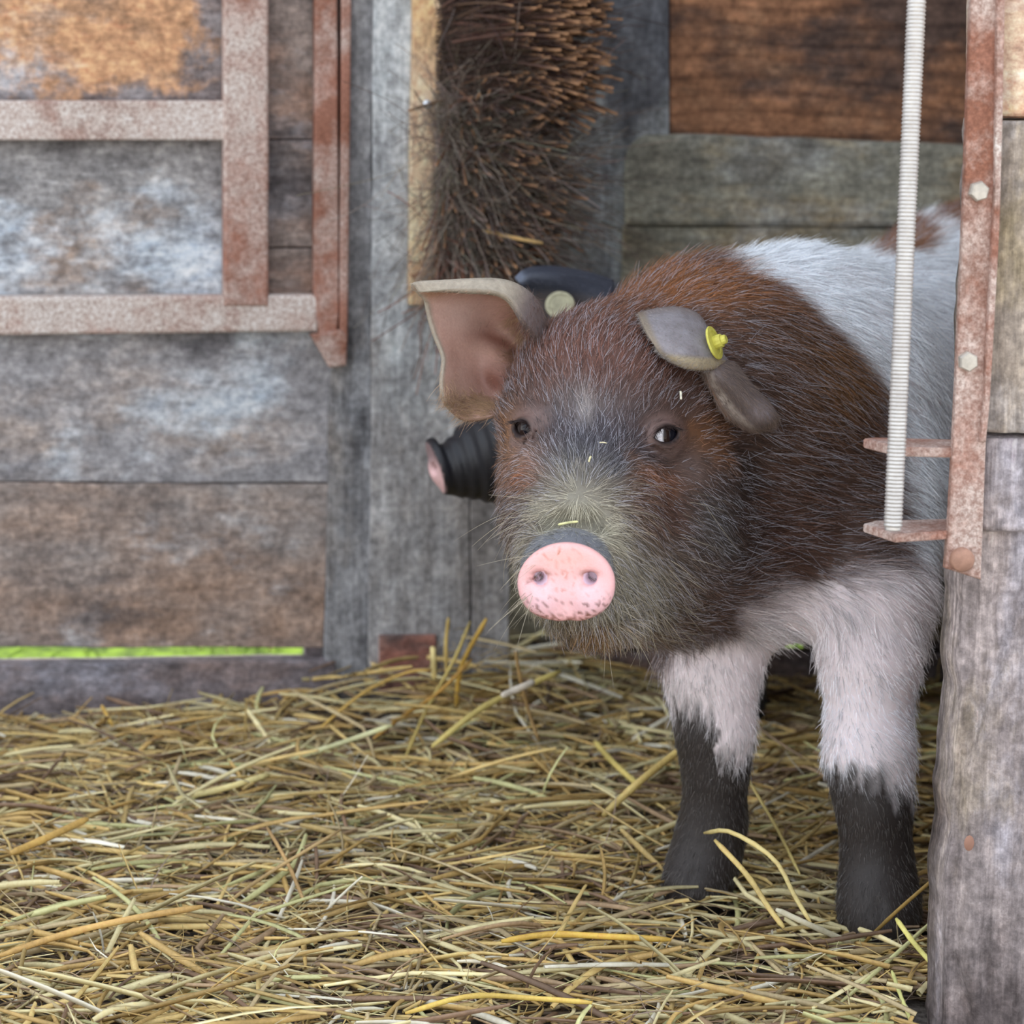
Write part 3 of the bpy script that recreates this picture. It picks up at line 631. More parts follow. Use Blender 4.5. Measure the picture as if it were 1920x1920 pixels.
def sideways(f, py): return f
WHITE = lin((240, 245, 250)); 
def coat(P, N=None):
    """coat colour (hair), skin colour, hair length and density at surface points"""
    px, py, D = proj(P); n1 = vnoise(P, 55)-.5; n2 = vnoise(P, 140)-.5; n3 = vnoise(P, 20)-.5
    jx = px + n1*46 + n2*26; jy = py + n1*40 + n2*26
    def g(x, y, rx, ry=None, p=1.0): ry = ry or rx; return np.clip(np.exp(-((jx-x)/rx)**2-((jy-y)/ry)**2)*p, 0, 1)[:, None]
    H = np.tile(lin((104, 77, 64)), (len(P), 1))
    mixc = lambda H, m, c: H*(1-m)+lin(c)*m
    H = mixc(H, g(1290, 540, 240, 60), (156, 98, 50)); H = mixc(H, g(1480, 660, 150, 120, .6), (112, 76, 52))
    H = mixc(H, g(1560, 690, 90, 100, .7), (142, 100, 60)); H = mixc(H, g(1400, 720, 90, 90, .5), (92, 72, 66))
    H = mixc(H, g(1420, 1010, 200, 90, .6), (100, 66, 52))
    hd = (sstep(1420, 1360, px)*sstep(2.08, 2.02, D))[:, None]
    H = mixc(H, hd*g(1110, 670, 150, 100), (132, 88, 74)); H = mixc(H, hd*g(1090, 790, 150, 60, .95), (108, 96, 98))
    H = mixc(H, (hd[:, 0]*np.exp(-((px-1098)/15)**2-((py-772)/34)**2)*.9)[:, None], (206, 198, 196)); H = mixc(H, hd*g(1090, 760, 60, 40, .35), (170, 156, 152))
    H = mixc(H, hd*g(1115, 855, 90, 62, 1.1), (84, 82, 94))
    H = mixc(H, hd*g(1075, 985, 115, 85, 1.25), (192, 187, 168)); H = mixc(H, hd*g(1040, 1090, 130, 90, 1.1), (186, 180, 160))
    H = mixc(H, hd*g(1180, 1100, 90, 80, .9), (160, 152, 134)); H = mixc(H, hd*g(1235, 960, 60, 60, .85), (116, 80, 66))
    H = mixc(H, hd*g(1238, 893, 42, 20, .8), (170, 112, 76)); H = mixc(H, hd*g(1325, 835, 38, 54, .9), (160, 108, 66))
    H = mixc(H, hd*g(1290, 870, 46, 34, .8), (138, 116, 110)); H = mixc(H, hd*g(960, 830, 26, 60, .9), (172, 120, 74))
    H = mixc(H, hd*g(985, 860, 34, 34, .8), (160, 134, 124)); H = mixc(H, hd*g(975, 885, 26, 22, .9), (176, 112, 72))
    H = mixc(H, hd*g(960, 970, 34, 80, .7), (104, 76, 70)); H = mixc(H, hd*g(1350, 1000, 70, 80, .8), (96, 94, 92))
    H = mixc(H, hd*g(1340, 900, 40, 60, .6), (78, 68, 66)); H = mixc(H, hd*g(1120, 1190, 60, 26, .9), (150, 110, 60))
    H = mixc(H, g(1388, 900, 26, 90, .85), (62, 50, 46)); H = mixc(H, g(1400, 1030, 40, 70, .6), (66, 52, 46))  # shade of the jowl crease, painted into the coat colour
    # pale belt, legs and chest
    xb = np.interp(jy, [300, 400, 485, 540, 640, 720, 850, 1000, 1050, 1100, 1180], [1000, 1210, 1340, 1470, 1590, 1650, 1672, 1700, 1700, 1640, 1560])
    wt_ = sstep(-14, 18, jx-xb)*(1-hd[:, 0])
    yb = np.interp(jx, [1180, 1240, 1340, 1450, 1560, 1640, 1720], [1240, 1222, 1175, 1120, 1095, 1075, 1040])
    ch_ = sstep(-36, 46, jy-yb)*(1-hd[:, 0]*sstep(1250, 1180, py))
    H = mixc(H, (sstep(60, -20, np.abs(jy-yb-10))*.5*(1-hd[:, 0]))[:, None], (160, 124, 112))
    bp = (np.maximum(np.exp(-((px-1668)/82)**2-((py+n1*20-446)/32)**2), np.exp(-((px-1830)/90)**2-((py+n1*20-398)/34)**2))*1.4+n2*.4).clip(0, 1)
    H = H*(1-wt_[:, None])+WHITE*wt_[:, None]; H = mixc(H, sstep(.35, .65, bp)[:, None], (150, 100, 62))
    pink = lin((240, 234, 236)); H = H*(1-ch_[:, None])+pink*ch_[:, None]
    H = mixc(H, (ch_*sstep(1225, 1300, py)*sstep(1480, 1540, px))[:, None], (240, 240, 246))
    yk = np.where(px > 1480, np.interp(jx, [1540, 1640, 1720], [1430, 1455, 1500]), np.interp(jx, [1260, 1340, 1350, 1420], [1325, 1350, 1420, 1430]))
    lg = (py > 1230)*sstep(-30, 40, jy-yk+(vnoise(P*np.array([1, 1, .25]), 320)-.5)*70); st_ = (py > 1230)*(sstep(-150, -10, jy-yk))*np.clip(n1*3+.35, 0, 1)*.5
    H = mixc(H, (st_*(1-lg))[:, None], (140, 132, 122)); H = mixc(H, lg[:, None], (94, 88, 84))
    H = mixc(H, ((py > 1500)*lg*np.clip(n3*2+.2, 0, .6))[:, None], (96, 92, 92))
    Sk = H*.45 + lin((84, 68, 66))*.10
    Sk = Sk*(1-wt_[:, None])+lin((218, 214, 218))*wt_[:, None]; Sk = Sk*(1-(ch_*(1-lg))[:, None])+(lin((240, 226, 228)))*(ch_*(1-lg))[:, None]
    Sk = Sk*(1-lg[:, None])+lin((52, 46, 44))*lg[:, None]
    L = np.full(len(P), .019); L = np.where(hd[:, 0] > .5, .0105, L); L = L*(1+.5*g(1180, 1150, 130, 70)[:, 0]); L = np.where(lg > .5, .0058, L); L = np.where((ch_ > .5) & (lg < .5) & (py > 1200), .009, L)
    L = L*(1-.5*hd[:, 0]*g(1290, 850, 50, 44)[:, 0]-.4*hd[:, 0]*g(975, 840, 36, 44)[:, 0]); L = np.where((wt_ > .5) & (py < 1180), .015, L)
    den = np.ones(len(P)); den *= 1.0; den *= np.where(wt_ > .5, .9, 1)
    # bald snout disc and eye rims
    q = (P-SN_C) @ SN_B.T; r = np.sqrt((q[:, 0]/.0345)**2+(q[:, 1]/.029)**2)
    disc = (r < 1.12) & (q[:, 2] > -.0075) & (q[:, 2] < .03)
    near_d = sstep(1.42, 1.08, r)*(q[:, 2] > -.03)*(py < 1110)
    Sk = mixc(Sk, (near_d*(~disc))[:, None], (104, 106, 112)); H = mixc(H, (near_d*.7)[:, None], (140, 142, 144)); L = L*(1-.55*near_d)
    dp = sstep(1.10, .98, r)*((q[:, 2] > -.0075) & (q[:, 2] < .03)); dp = np.maximum(dp, (r < .85)*(q[:, 2] > -.03)*1.0)
    dk = np.tile(lin((234, 180, 180)), (len(P), 1)); f = lambda x, y, a, b: np.exp(-((q[:, 0]-x)/a)**2-((q[:, 1]-y)/b)**2)[:, None]
    dk = mixc(dk, f(0, .016, .022, .01)*.5, (238, 180, 166)); dk = mixc(dk, (f(-.016, -.012, .012, .010)+f(.017, -.012, .012, .010)).clip(0, 1)*.7, (244, 206, 216))
    s1 = (vnoise(P, 620) > .64)[:, None]*1.0; s2 = (vnoise(P+5, 1100) > .70)[:, None]*1.0
    dk = mixc(dk, s1*(f(-.002, .002, .012, .012)*.55+f(-.006, .020, .014, .004)*.8).clip(0, 1), (190, 116, 92))
    low = sstep(-.016, -.026, q[:, 1])[:, None]; dk = mixc(dk, (s2*sstep(0, -.02, q[:, 1])[:, None]*.8+low*s1*.9).clip(0, 1), (104, 66, 54)); dk = mixc(dk, low*.35, (190, 130, 116))
    for sx in (-.0165, .0155):
        dk = mixc(dk, np.exp(-((q[:, 0]-sx)/.0062)**2-((q[:, 1]-.0065)/.0018)**2)[:, None]*.9, (118, 70, 50))
        inn = ((np.abs(q[:, 0]-sx) < .0055) & (np.abs(q[:, 1]-.0022) < .0048) & (q[:, 2] < .0045))[:, None]*1.0; dk = mixc(dk, inn*.9, (236, 214, 232))
    dk = mixc(dk, np.exp(-((q[:, 1]-(.0045+(q[:, 0]+.017)*.42))/.0011)**2)[:, None]*((q[:, 0] < -.017) & (q[:, 0] > -.0275))[:, None], (120, 62, 48))
    Sk = Sk*(1-dp[:, None])+dk*dp[:, None]; den = np.where(r*(q[:, 2] > -.008) * (q[:, 2] < .03) > 0, np.where((r < 1.13) & (q[:, 2] > -.008) & (q[:, 2] < .03), 0, den), den)
    for c, B in ((EYE_R, EB_R), (EYE_L, EB_L)):
        e = (P-c) @ B.T; re = np.sqrt((e[:, 0]/1.45)**2+e[:, 1]**2)*((e[:, 2] > -.004)*1.0)+(e[:, 2] <= -.004)*9
        Sk = mixc(Sk, (sstep(.020, .011, re)*sstep(.0075, .0095, re))[:, None]*.6, (124, 100, 94)); Sk = mixc(Sk, sstep(.0084, .0066, re)[:, None], (40, 28, 28))
        den = np.where(re < .0095, 0, den); L = np.where(re < .018, L*.55, L)
    return H, Sk, L, den

GUIDE = [  # px, py, image direction of the hair (x right, y down)
    (1085, 925, 0, 0.0), (1085, 880, 0, -1), (1020, 925, -1, -.15), (1150, 925, 1, -.1), (1085, 960, 0, 1), (1040, 890, -.6, -.8), (1140, 890, .6, -.8), (1030, 965, -1, .5), (1140, 965, 1, .4),
    (1100, 800, .02, -1), (1050, 800, -.25, -1), (1170, 800, .3, -1), (1100, 700, .05, -1), (1020, 720, -.35, -.9), (1190, 720, .5, -.8), (1090, 600, .2, -1), (1160, 580, .7, -.7), (1220, 880, .9, .3),
    (960, 900, -.8, .5), (960, 1000, -.8, .6), (990, 1120, -.6, .9), (1080, 1185, 0, 1), (1180, 1050, .8, .6), (1180, 1150, .5, 1), (1260, 1100, .9, .6), (1260, 960, .95, .45), (1330, 900, .7, .7),
    (1340, 1000, .7, .7), (1320, 820, .8, -.1), (1290, 800, .7, -.6), (1230, 760, .4, -.8), (970, 800, -.6, -.5), (1240, 520, .95, -.3), (1350, 520, 1, .2), (1400, 620, .95, .35), (1500, 620, .85, .55),
    (1450, 740, .85, .5), (1600, 720, .8, .6), (1480, 860, .97, .25), (1600, 880, .97, .3), (1450, 980, 1, .02), (1600, 1000, 1, .12), (1400, 1080, .98, -.15), (1560, 1090, .95, .3), (1330, 1140, .9, .3),
    (1500, 500, .85, .5), (1650, 480, .9, .35), (1700, 600, .75, .7), (1750, 800, .6, .8), (1740, 1000, .7, .7), (1620, 1180, .3, 1), (1630, 1300, .4, 1), (1600, 1430, .6, 1), (1650, 1600, 0, 1), (1340, 1230, .1, 1),
    (1340, 1400, -.1, 1), (1320, 1600, -.1, 1), (1700, 1300, .8, .8)]
def hair_dirs(P, N, G=GUIDE, s=45.0, back=.25):
    px, py, D = proj(P); v = np.zeros((len(P), 2)); w_ = np.zeros(len(P))
    for x, y, a, b in G:
        k = 1/(((px-x)**2+(py-y)**2)/s**2+.25)**1.6; n = math.hypot(a, b) or 1; v[:, 0] += k*a/n; v[:, 1] += k*b/n; w_ += k
    L = np.linalg.norm(v, axis=1); v /= np.maximum(L, 1e-6)[:, None]
    d = v[:, :1]*RGT - v[:, 1:]*UPV + back*FWD
    d -= N*np.einsum('ij,ij->i', d, N)[:, None]; return d/(np.linalg.norm(d, axis=1)[:, None]+1e-9)
def sample_mesh(V, Q, n, wgt, g):
    T = np.concatenate([Q[:, [0, 1, 2]], Q[:, [0, 2, 3]]]); a, b, c = V[T[:, 0]], V[T[:, 1]], V[T[:, 2]]
    ar = np.linalg.norm(np.cross(b-a, c-a), axis=1)*wgt[T].mean(1); ar[~np.isfinite(ar)] = 0
    i = g.choice(len(T), n, p=ar/ar.sum()); r1 = np.sqrt(g.random(n)); r2 = g.random(n)
    return T[i], np.stack([1-r1, r1*(1-r2), r1*r2], 1)
def grow(P, N, L, dirs, cols, g, rad=.00016, lift=.35, K=5, wild=.18, clump=.3):
    n = len(P); d = dirs + g.normal(0, wild, (n, 3)) + N*(lift*g.uniform(.5, 1.6, n))[:, None]
    cn = np.stack([vnoise(P+3*k, 260)-.5 for k in range(3)], 1)*clump*2; d += cn
    d /= np.linalg.norm(d, axis=1)[:, None]; L = L*g.uniform(.55, 1.25, n)
    t = np.linspace(0, 1, K); bend = dirs*.9 - N*.35 + g.normal(0, .22, (n, 3))
    C = P[:, None] + d[:, None]*(L[:, None]*t)[..., None] + bend[:, None]*(L[:, None]*t**2*.38)[..., None]
    C -= N[:, None]*.0008
    R = np.broadcast_to(rad, (n,))[:, None]*g.uniform(.7, 1.25, n)[:, None]*(1-.75*t[None]**1.5); return C, R, cols

g = np.random.default_rng(11)
xs = axis_pts(-.10, .66, -.03, .17, .0021, .006); ys = axis_pts(1.72, 2.80, 1.74, 2.02, .0021, .008); zs = axis_pts(-.02, .56, .22, .47, .0021, .006)
Vp, Qp, Np = surface(pig_sdf, xs, ys, zs)
pig = empty('pig', (Vp[:, 0].mean(), 2.1, 0), label='large brown pig with a white belt and pink snout facing out of the stall', cat='pig')
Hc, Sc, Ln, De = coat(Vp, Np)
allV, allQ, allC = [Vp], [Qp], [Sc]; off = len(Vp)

# ears (same mesh as the body), with real thickness
def surfD(px, py, o):
    t = cast(pig_base, px, py); return (t if t == t else 2.0)-o
earL = [[(1022, 655, 1.975), (985, 610, 1.948), (945, 556, 1.938), (870, 546, 1.940), (788, 548, 1.962)],
        [(1030, 640, 1.99), (1005, 566, 1.968), (952, 530, 1.952), (870, 527, 1.950), (772, 536, 1.965)],
        [(1025, 650, 2.01), (975, 600, 2.012), (925, 566, 2.006), (862, 562, 1.992), (795, 566, 1.975)],
        [(1015, 690, 2.01), (968, 650, 2.022), (915, 625, 2.020), (865, 618, 2.000), (812, 612, 1.978)],
        [(990, 725, 2.00), (945, 700, 2.012), (905, 685, 2.016), (862, 676, 2.000), (824, 668, 1.978)],
        [(968, 752, 1.985), (935, 745, 1.995), (900, 742, 1.998), (866, 735, 1.990), (830, 722, 1.975)],
        [(950, 776, 1.975), (928, 780, 1.972), (900, 786, 1.970), (868, 786, 1.968), (842, 768, 1.968)]]
S = patch_surface([[W(*p) for p in r] for r in earL], 60, 72)
u_, v_ = np.meshgrid(np.linspace(0, 1, 60), np.linspace(0, 1, 72))
S = S + FWD*(.0080*(np.sin(v_*17+u_*3.2-1.2)*np.exp(-((u_-.32)/.30)**2)*sstep(.3, .42, v_)*sstep(.98, .85, v_)))[..., None] + FWD*(.010*np.exp(-((u_-.22)/.16)**2-((v_-.33)/.10)**2))[..., None]
S = S + UPV*(.0022*np.sin(v_*19)*sstep(.8, 1, u_))[..., None] - RGT*(.0020*np.sin(v_*15+1)*sstep(.75, 1, u_)*(v_ > .2))[..., None]
th = .0028 + .0022*(1-sstep(0, .25, v_))
EV, EQ, es, eu, evv, eN = shell(S, th)
n1 = vnoise(EV, 90)[:, None]
inner = lin((204, 168, 156))*(1-n1*.4)+lin((150, 104, 86))*n1*.4
f = lambda u, v, a, b, p=1: (np.exp(-((eu-u)/a)**2-((evv-v)/b)**2)*p)[:, None]
inner = inner*(1-f(.16, .36, .17, .13, .95))+lin((104, 54, 34))*f(.16, .36, .17, .13, .95)  # brown hollow, darkened further with crevice shade painted into the colour
inner = inner*(1-f(.30, .73, .33, .10, .85))+lin((108, 60, 46))*f(.30, .73, .33, .10, .85)  # fold shade here, plus a lit ridge next, painted into the skin colour
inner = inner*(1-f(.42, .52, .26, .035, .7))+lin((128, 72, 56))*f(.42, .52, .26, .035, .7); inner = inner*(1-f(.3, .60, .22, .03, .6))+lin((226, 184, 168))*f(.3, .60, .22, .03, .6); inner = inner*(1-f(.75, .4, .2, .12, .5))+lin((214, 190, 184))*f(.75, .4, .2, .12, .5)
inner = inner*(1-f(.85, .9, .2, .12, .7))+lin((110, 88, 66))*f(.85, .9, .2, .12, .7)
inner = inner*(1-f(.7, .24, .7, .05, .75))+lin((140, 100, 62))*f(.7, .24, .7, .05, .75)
rim = np.maximum(sstep(.2, .12, evv), sstep(.95, 1, eu))[:, None]; gb_ = sstep(.50, .28, eu)[:, None]; gr_ = (lin((156, 146, 132))*(1-gb_)+lin((116, 104, 104))*gb_)*(.8+.4*vnoise(EV, 330)[:, None])
inner = inner*(1-rim)+gr_*rim
outer = np.tile(lin((112, 92, 84)), (len(EV), 1)); ec = np.where((es == 0)[:, None], inner, outer)
ec = np.where((es[:, None] == 1) & (rim > .5), gr_, ec)
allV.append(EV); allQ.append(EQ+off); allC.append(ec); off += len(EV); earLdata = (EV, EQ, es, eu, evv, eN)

flap = [[(1196, 590, .004), (1235, 581, .006), (1275, 579, .006), (1308, 592, .002), (1330, 625, -.004)],
        [(1203, 606, .010), (1243, 602, .016), (1285, 604, .018), (1324, 622, .014), (1345, 655, .004)],
        [(1216, 632, .013), (1256, 636, .024), (1296, 640, .027), (1338, 655, .020), (1358, 672, .006)],
        [(1236, 658, .013), (1272, 668, .025), (1310, 672, .028), (1346, 674, .020), (1366, 682, .006)],
        [(1262, 678, .010), (1290, 688, .021), (1322, 691, .023), (1352, 687, .015), (1368, 686, .002)],
        [(1272, 676, -.006), (1296, 684, .006), (1324, 688, .008), (1350, 686, .004), (1366, 686, -.008)]]
lobe = [[(1306, 668, -.004), (1330, 672, .010), (1352, 676, .014), (1374, 680, .002)],
        [(1322, 700, .004), (1340, 704, .020), (1366, 702, .022), (1388, 698, .004)],
        [(1336, 736, .008), (1362, 738, .016), (1386, 732, .024), (1408, 722, .004)],
        [(1356, 774, .010), (1386, 770, .016), (1412, 760, .024), (1432, 748, .006)],
        [(1388, 798, .008), (1414, 796, .017), (1436, 784, .021), (1450, 770, .006)],
        [(1412, 806, .004), (1436, 804, .009), (1450, 796, .010), (1458, 784, .002)]]
for ctrl, nm in ((flap, 0), (lobe, 1)):
    S = patch_surface([[W(x, y, surfD(x, y, o+.004)) for x, y, o in r] for r in ctrl], 44, 48)
    EV, EQ, es, eu, evv, eN = shell(S, np.full(S.shape[:2], .0034)); n1 = vnoise(EV, 120)[:, None]
    if nm == 0:
        n1 = .5*n1+.5*vnoise(EV, 380)[:, None]; c = lin((150, 146, 152))*(1-.7*n1)+lin((92, 82, 80))*.7*n1; e_ = sstep(.56, .64, evv)[:, None]; c = c*(1-e_)+lin((162, 148, 122))*e_
        e_ = sstep(.74, .84, evv)[:, None]; c = c*(1-e_)+lin((78, 58, 48))*e_
        e_ = sstep(.12, .04, eu)[:, None]; c = c*(1-e_)+lin((132, 120, 106))*e_; e_ = sstep(.15, .02, evv)[:, None]*.5; c = c*(1-e_)+lin((110, 92, 82))*e_
    else:
        n1 = .5*n1+.5*vnoise(EV, 380)[:, None]; c = lin((112, 102, 102))*(1-.7*n1)+lin((74, 60, 54))*.7*n1; e_ = (sstep(.0, .1, eu)*sstep(.40, .24, eu))[:, None]*.8; c = c*(1-e_)+lin((164, 152, 142))*e_
        e_ = (np.exp(-((eu-.75)/.2)**2-((evv-.72)/.14)**2)*.8)[:, None]; c = c*(1-e_)+lin((170, 160, 166))*e_
        e_ = sstep(.12, 0, eu)[:, None]; c = c*(1-e_)+lin((128, 92, 66))*e_; e_ = sstep(.86, 1, evv)[:, None]; c = c*(1-e_)+lin((126, 108, 92))*e_
    allV.append(EV); allQ.append(EQ+off); allC.append(c); off += len(EV)
    if nm == 0: flapdata = (EV, EQ, es, eu, evv, eN)
    else: lobedata = (EV, EQ, es, eu, evv, eN)
M['skin'] = vcol('pig_skin', .5, .35, .0006, noise_amt=.16, nsize=500, sss=.06)
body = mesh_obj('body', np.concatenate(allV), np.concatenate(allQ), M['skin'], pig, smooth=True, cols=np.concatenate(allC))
M['snout'] = vcol('moist_snout', .24, .5, .0005, noise_amt=.08, nsize=700, sss=.1); body.data.materials.append(M['snout'])
fcn = np.concatenate(allV)[np.concatenate(allQ)].mean(1); q = (fcn-SN_C) @ SN_B.T
body.data.polygons.foreach_set('material_index', (((np.hypot(q[:, 0]/.036, q[:, 1]/.030) < 1) & (q[:, 2] > -.0075) & (q[:, 2] < .03))*1).astype(np.int32))

# coat of bristles
seen = np.einsum('ij,ij->i', Np, Vp-CAM); seen = np.where(seen < .15, 1.0, .12)
px, py, _ = proj(Vp)
seen = seen*np.where((px > 1960) | (Vp[:, 2] < .02), .1, 1.0)*np.where((px < 1420) & (py < 1230), 1.5, 1.0)
NH = 230000
T, B = sample_mesh(Vp, Qp, NH, De*seen, g)
ip = lambda A: np.einsum('nk,nk...->n...', B, A[T]) if A.ndim == 1 else np.einsum('nk,nkj->nj', B, A[T])
P0 = ip(Vp); N0 = ip(Np); N0 /= np.linalg.norm(N0, axis=1)[:, None]
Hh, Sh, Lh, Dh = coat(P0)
keep = g.random(len(P0)) < Dh; P0, N0, Hh, Lh = P0[keep], N0[keep], Hh[keep], Lh[keep]
px, py, D_ = proj(P0); dirs = hair_dirs(P0, N0)
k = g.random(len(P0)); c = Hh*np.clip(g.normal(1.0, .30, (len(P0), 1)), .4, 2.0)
lum = Hh.mean(1); pale = (k < .20)*(lum < .35)*(Lh > .0062); c = np.where(pale[:, None], c*.35+lin((194, 194, 206))*.6, c)  # pale strands, tinted bluish to imitate glints and sheen on the coat
dark = (k > .72)*(lum < .35); c = np.where(dark[:, None], c*.45, c)
face = (px < 1420) & (D_ < 2.05)
C, R, c = grow(P0, N0, Lh, dirs, c, g, rad=np.where(face, .00016, .00017), lift=.26, wild=np.where(face, .36, .24)[:, None])
M['coat'] = hair_mat('pig_bristle_hair', .42, None, .5)
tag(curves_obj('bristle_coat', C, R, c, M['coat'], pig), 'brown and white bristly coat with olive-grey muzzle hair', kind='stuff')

# ear fuzz and long hairs along the hollow of the ear
def fuzz(dat, n, wf, L, G, colf, rad=.00012, lift=.5, wild=.3):
    EV, EQ, es, eu, evv, eN = dat; T, B = sample_mesh(EV, EQ, n, wf(es, eu, evv)+1e-6, g)
    ip = lambda A: np.einsum('nk,nkj->nj', B, A[T]); P0, N0 = ip(EV), ip(eN); N0 /= np.linalg.norm(N0, axis=1)[:, None]+1e-9
    d = G @ np.array([RGT, -UPV, FWD]); d = np.tile(d, (n, 1)); d -= N0*np.einsum('ij,ij->i', d, N0)[:, None]; d /= np.linalg.norm(d, axis=1)[:, None]+1e-9
    c = lin(colf)*np.clip(g.normal(1, .25, (n, 1)), .4, 1.8); return grow(P0, N0, np.full(n, L), d, c, g, rad=rad, lift=lift, wild=wild)
sets = [fuzz(earLdata, 2200, lambda s, u, v: (s == 0)*1.0, .0028, np.array([-.8, .3, 0]), (184, 150, 128), rad=.00008),
        fuzz(earLdata, 2600, lambda s, u, v: (s == 0)*((np.exp(-((u-.22)/.1)**2)*(v > .2)*(v < .6))+2*np.exp(-((v-.93)/.08)**2)), .011, np.array([-.5, .6, 0]), (182, 152, 122), rad=.0001),
        fuzz(earLdata, 3200, lambda s, u, v: (s == 1)*1.0*(u < .6)*(v > .34), .008, np.array([-.7, -.3, 0]), (104, 78, 68)),
        fuzz(earLdata, 1500, lambda s, u, v: (v < .3)*(u < .32)*1.0, .0075, np.array([-.5, .5, 0]), (98, 76, 68), lift=.35),
        fuzz(earLdata, 2600, lambda s, u, v: (v < .2)*1.0, .0022, np.array([-.8, -.2, 0]), (180, 168, 150), rad=.00008),
        fuzz(flapdata, 5200, lambda s, u, v: (s == 0)*1.0+4*(v > .56)*(v < .74), .0026, np.array([-.7, .3, 0]), (158, 152, 148), rad=.00009),
        fuzz(lobedata, 5200, lambda s, u, v: (s == 0)*1.0+2*(u < .12), .005, np.array([.5, .8, 0]), (122, 104, 94), rad=.00009)]
C, R, c = [np.concatenate([s_[i] for s_ in sets]) for i in range(3)]
tag(curves_obj('ear_hair', C, R, c, M['coat'], pig), kind='stuff')
# long whiskers
n = 170; wx = np.concatenate([g.uniform(950, 1010, 50), g.uniform(1130, 1280, 90), g.uniform(1150, 1340, 30)]); wy = np.concatenate([g.uniform(930, 1150, 50), g.uniform(1130, 1190, 90), g.uniform(900, 1130, 30)])
pts, nn, dd = [], [], []
for a, b in zip(wx, wy):
    t = cast(pig_sdf, a, b)
    if t == t and t < 2.1: pts.append(W(a, b, t))
pts = np.array(pts); nn, _ = grad(pig_sdf, pts); dd = hair_dirs(pts, nn)
C, R, c = grow(pts, nn, g.uniform(.018, .036, len(pts)), dd, np.tile(lin((176, 166, 146)), (len(pts), 1))*g.uniform(.6, 1.3, (len(pts), 1)), g, rad=.00016, lift=.7, K=8, wild=.25)
tag(curves_obj('whiskers', C, R, c, M['coat'], pig), kind='stuff')

# eyes
def eyeball(c, B, look, r, white, parent):
    bm = bmesh.new(); bmesh.ops.create_uvsphere(bm, u_segments=32, v_segments=24, radius=1.0)
    V = np.array([v.co[:] for v in bm.verts]); Fc = [[v.index for v in f.verts] for f in bm.faces]; bm.free()
    LB = basis(look, UPV); ang = np.degrees(np.arccos(np.clip(V[:, 2], -1, 1)))
    cols = np.where((ang < 27)[:, None], lin((10, 12, 24)), np.where((ang < 46)[:, None], lin((40, 27, 22)), lin((232, 230, 236)) if white else lin((30, 22, 20))))
    V = (V*r*np.array([1, 1, 1.0])) @ LB + c
    m = bpy.data.materials.get('moist_eye') or vcol('moist_eye', .12, .35, None, noise_amt=0)
    return mesh_obj('eye', V, Fc, m, parent, smooth=True, cols=cols)
eyeball(EYE_R - EB_R[2]*.0010, EB_R, unit(-FWD*.52+RGT*.84-UPV*.04), .0134, True, pig)
la = []
for c_, B_, s_ in ((EYE_R, EB_R, 1), (EYE_L, EB_L, -1)):
    for a_ in np.linspace(-.0115, .0115, 70): la.append((c_ + B_[0]*(a_*.97-s_*.2*.004) + B_[1]*(math.sqrt(max(.0166**2-a_*a_, 0))-.0110+s_*a_*.2) + B_[2]*.0112, B_[2]*.8-B_[1]*.25+B_[0]*(a_*30)))
P0 = np.array([a_[0] for a_ in la]); d0 = np.array([unit(a_[1]) for a_ in la])
C, R, c = grow(P0, d0, g.uniform(.004, .008, len(P0)), d0, np.tile(lin((48, 36, 34)), (len(P0), 1)), g, rad=.00022, lift=.2, K=5, wild=.2)
tag(curves_obj('eyelashes', C, R, c, M['coat'], pig), 'dark lashes', kind='stuff')
eyeball(EYE_L - EB_L[2]*.0006, EB_L, unit(-FWD*.9-RGT*.25-UPV*.02), .0124, False, pig)

# ear tag of the brown pig: round plate seen edge-on with a stud
M['tag'] = plain('dusty_yellow_plastic', (206, 200, 92), .5, 0, .35, 160)
def eartag(c, nrm, parent, r=.0128, stud=True):
    B = basis(nrm, UPV); bm = bmesh.new()
    def rings(prof, nseg=28):
        R = [[bm.verts.new(c + B[2]*h + (B[0]*math.cos(2*math.pi*i/nseg)+B[1]*math.sin(2*math.pi*i/nseg))*rr) for i in range(nseg)] for rr, h in prof]
        for a, b in zip(R, R[1:]):
            for i in range(nseg): bm.faces.new((a[i], a[(i+1) % nseg], b[(i+1) % nseg], b[i]))
        bm.faces.new(R[0][::-1]); bm.faces.new(R[-1])
    rings([(r*.96, -.0008), (r, 0), (r*.97, .0009), (r*.72, .0012), (r*.70, .0006), (r*.5, .0007)])
    o = bm_obj('ear_tag', bm, M['tag'], parent, smooth=False)
    if stud:
        bm = bmesh.new(); rings([(.0050, .0005), (.0052, .003), (.0050, .0062), (.0036, .0066), (.0034, .009), (.0028, .0098)], 12); bm_obj('stud', bm, M['tag'], o)
    return o
eartag(W(1339, 643, surfD(1330, 640, .030)), unit(RGT*.9-FWD*.42+UPV*.30), pig)

